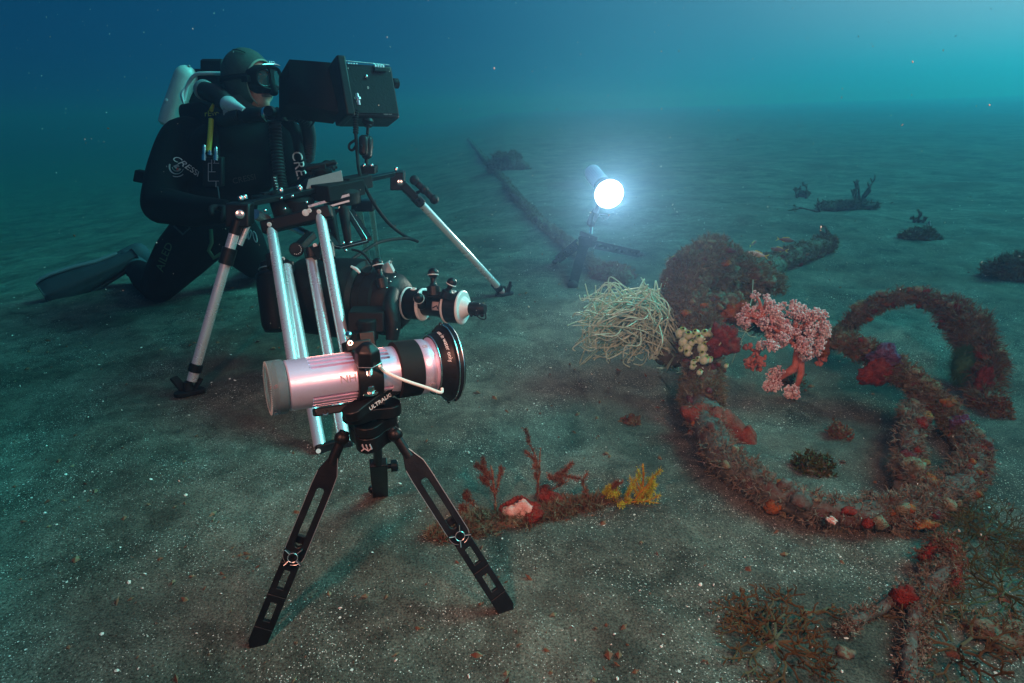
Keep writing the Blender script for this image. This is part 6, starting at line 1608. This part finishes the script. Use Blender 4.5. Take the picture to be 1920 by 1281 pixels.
    fish(1460, 468, 2.6, -CR + CU * .15, .07, 'faint dusky fish low over the log right of the silver one', True)
    fish(1740, 432, 3.9, CU * .9 + CR * .2, .13, 'dark blue fish hanging head up beside the far right lump', True)
    # ---- bits of shell on the sand, and specks drifting in the water
    mb = MB()
    for i in range(1500):
        a = rnd.uniform(-.75, .75); r = .45 + 5.5 * rnd.random() ** 1.7; x = r * math.sin(a); yy = r * math.cos(a); z = gh(x, yy); s = rnd.choice([.0008, .0012, .0012, .0016, .002, .0034]) * (1 + r * .12) * rnd.uniform(.7, 1.2)
        n = 5; ph = rnd.random() * 6; e = rnd.uniform(.4, 1); tl = V((rnd.gauss(0, .4), rnd.gauss(0, .4), 1)).normalized(); uu, ww, _ = frame(tl)
        vs = [V((x, yy, z + s * .3)) + (uu * math.cos(2 * PI * k / n + ph) + ww * e * math.sin(2 * PI * k / n + ph)) * s * rnd.uniform(.7, 1.2) for k in range(n)]
        top = V((x, yy, z + s * .75)); bot = V((x, yy, z - s * .3)); mb.add(vs + [top, bot], [(k, (k + 1) % n, n) for k in range(n)] + [((k + 1) % n, k, n + 1) for k in range(n)], False)
    o = mb.build('shell_grit', M['shell'], None, auto=False); tag(o, 'scattered white shell fragments over the dark sand', None, None, 'stuff')
    mb = MB()
    for i in range(2600):
        a = rnd.uniform(-.8, .8); r = .45 + 6 * rnd.random() ** 1.5; x = r * math.sin(a); yy = r * math.cos(a)
        if noise.noise(V((x * 2.1, yy * 2.1, 77))) < .02 and rnd.random() < .8: continue
        z = gh(x, yy); L2 = rnd.choice([.003, .004, .006, .009, .016]) * (1 + r * .10) * rnd.uniform(.6, 1.3); q = rnd.uniform(0, PI); dd = V((math.cos(q), math.sin(q), rnd.gauss(0, .25))); ss = V((-math.sin(q), math.cos(q), rnd.gauss(0, .3))) * L2 * rnd.uniform(.10, .45)
        c = V((x, yy, z + .0015)); m_ = c + V((0, 0, L2 * .25)); a_ = c - dd * L2 * .5; b_ = c + dd * L2 * .5
        mb.add([a_, c - ss, b_, c + ss, m_], [(0, 1, 4), (1, 2, 4), (2, 3, 4), (3, 0, 4), (0, 3, 2, 1)], False)
    o = mb.build('bottom_litter', M['turfred'], None, auto=False); tag(o, 'small dark scraps of weed and rubble strewn over the sand', None, None, 'stuff')
    for name, m, cnt, lab in (('marine_snow', M['shell'], 1300, 'pale specks drifting in the water'), ('drifting_particles', M['osponge'], 160, 'rusty specks drifting in the water')):
        mb = MB()
        for i in range(cnt):
            d = .7 + 4.5 * rnd.random() ** .8; p = P(rnd.uniform(-100, 2020), rnd.uniform(-60, 1150), d)
            if p.z < gh(p.x, p.y) + .02: continue
            s = rnd.choice([.0004, .0004, .0005, .0006, .0008, .0012]) * (d ** .7); e = V((rnd.gauss(0, 1), rnd.gauss(0, 1), rnd.gauss(0, 1))).normalized(); mb.ball(p, (s, s * .6, s * rnd.uniform(.8, 2.2)), 5, 4, (e, e.cross(V((.1, .2, 1))).normalized(), e.cross(e.cross(V((.1, .2, 1)))).normalized()))
        o = mb.build(name, m, None, auto=False); tag(o, lab, None, None, 'stuff')
sand_life()
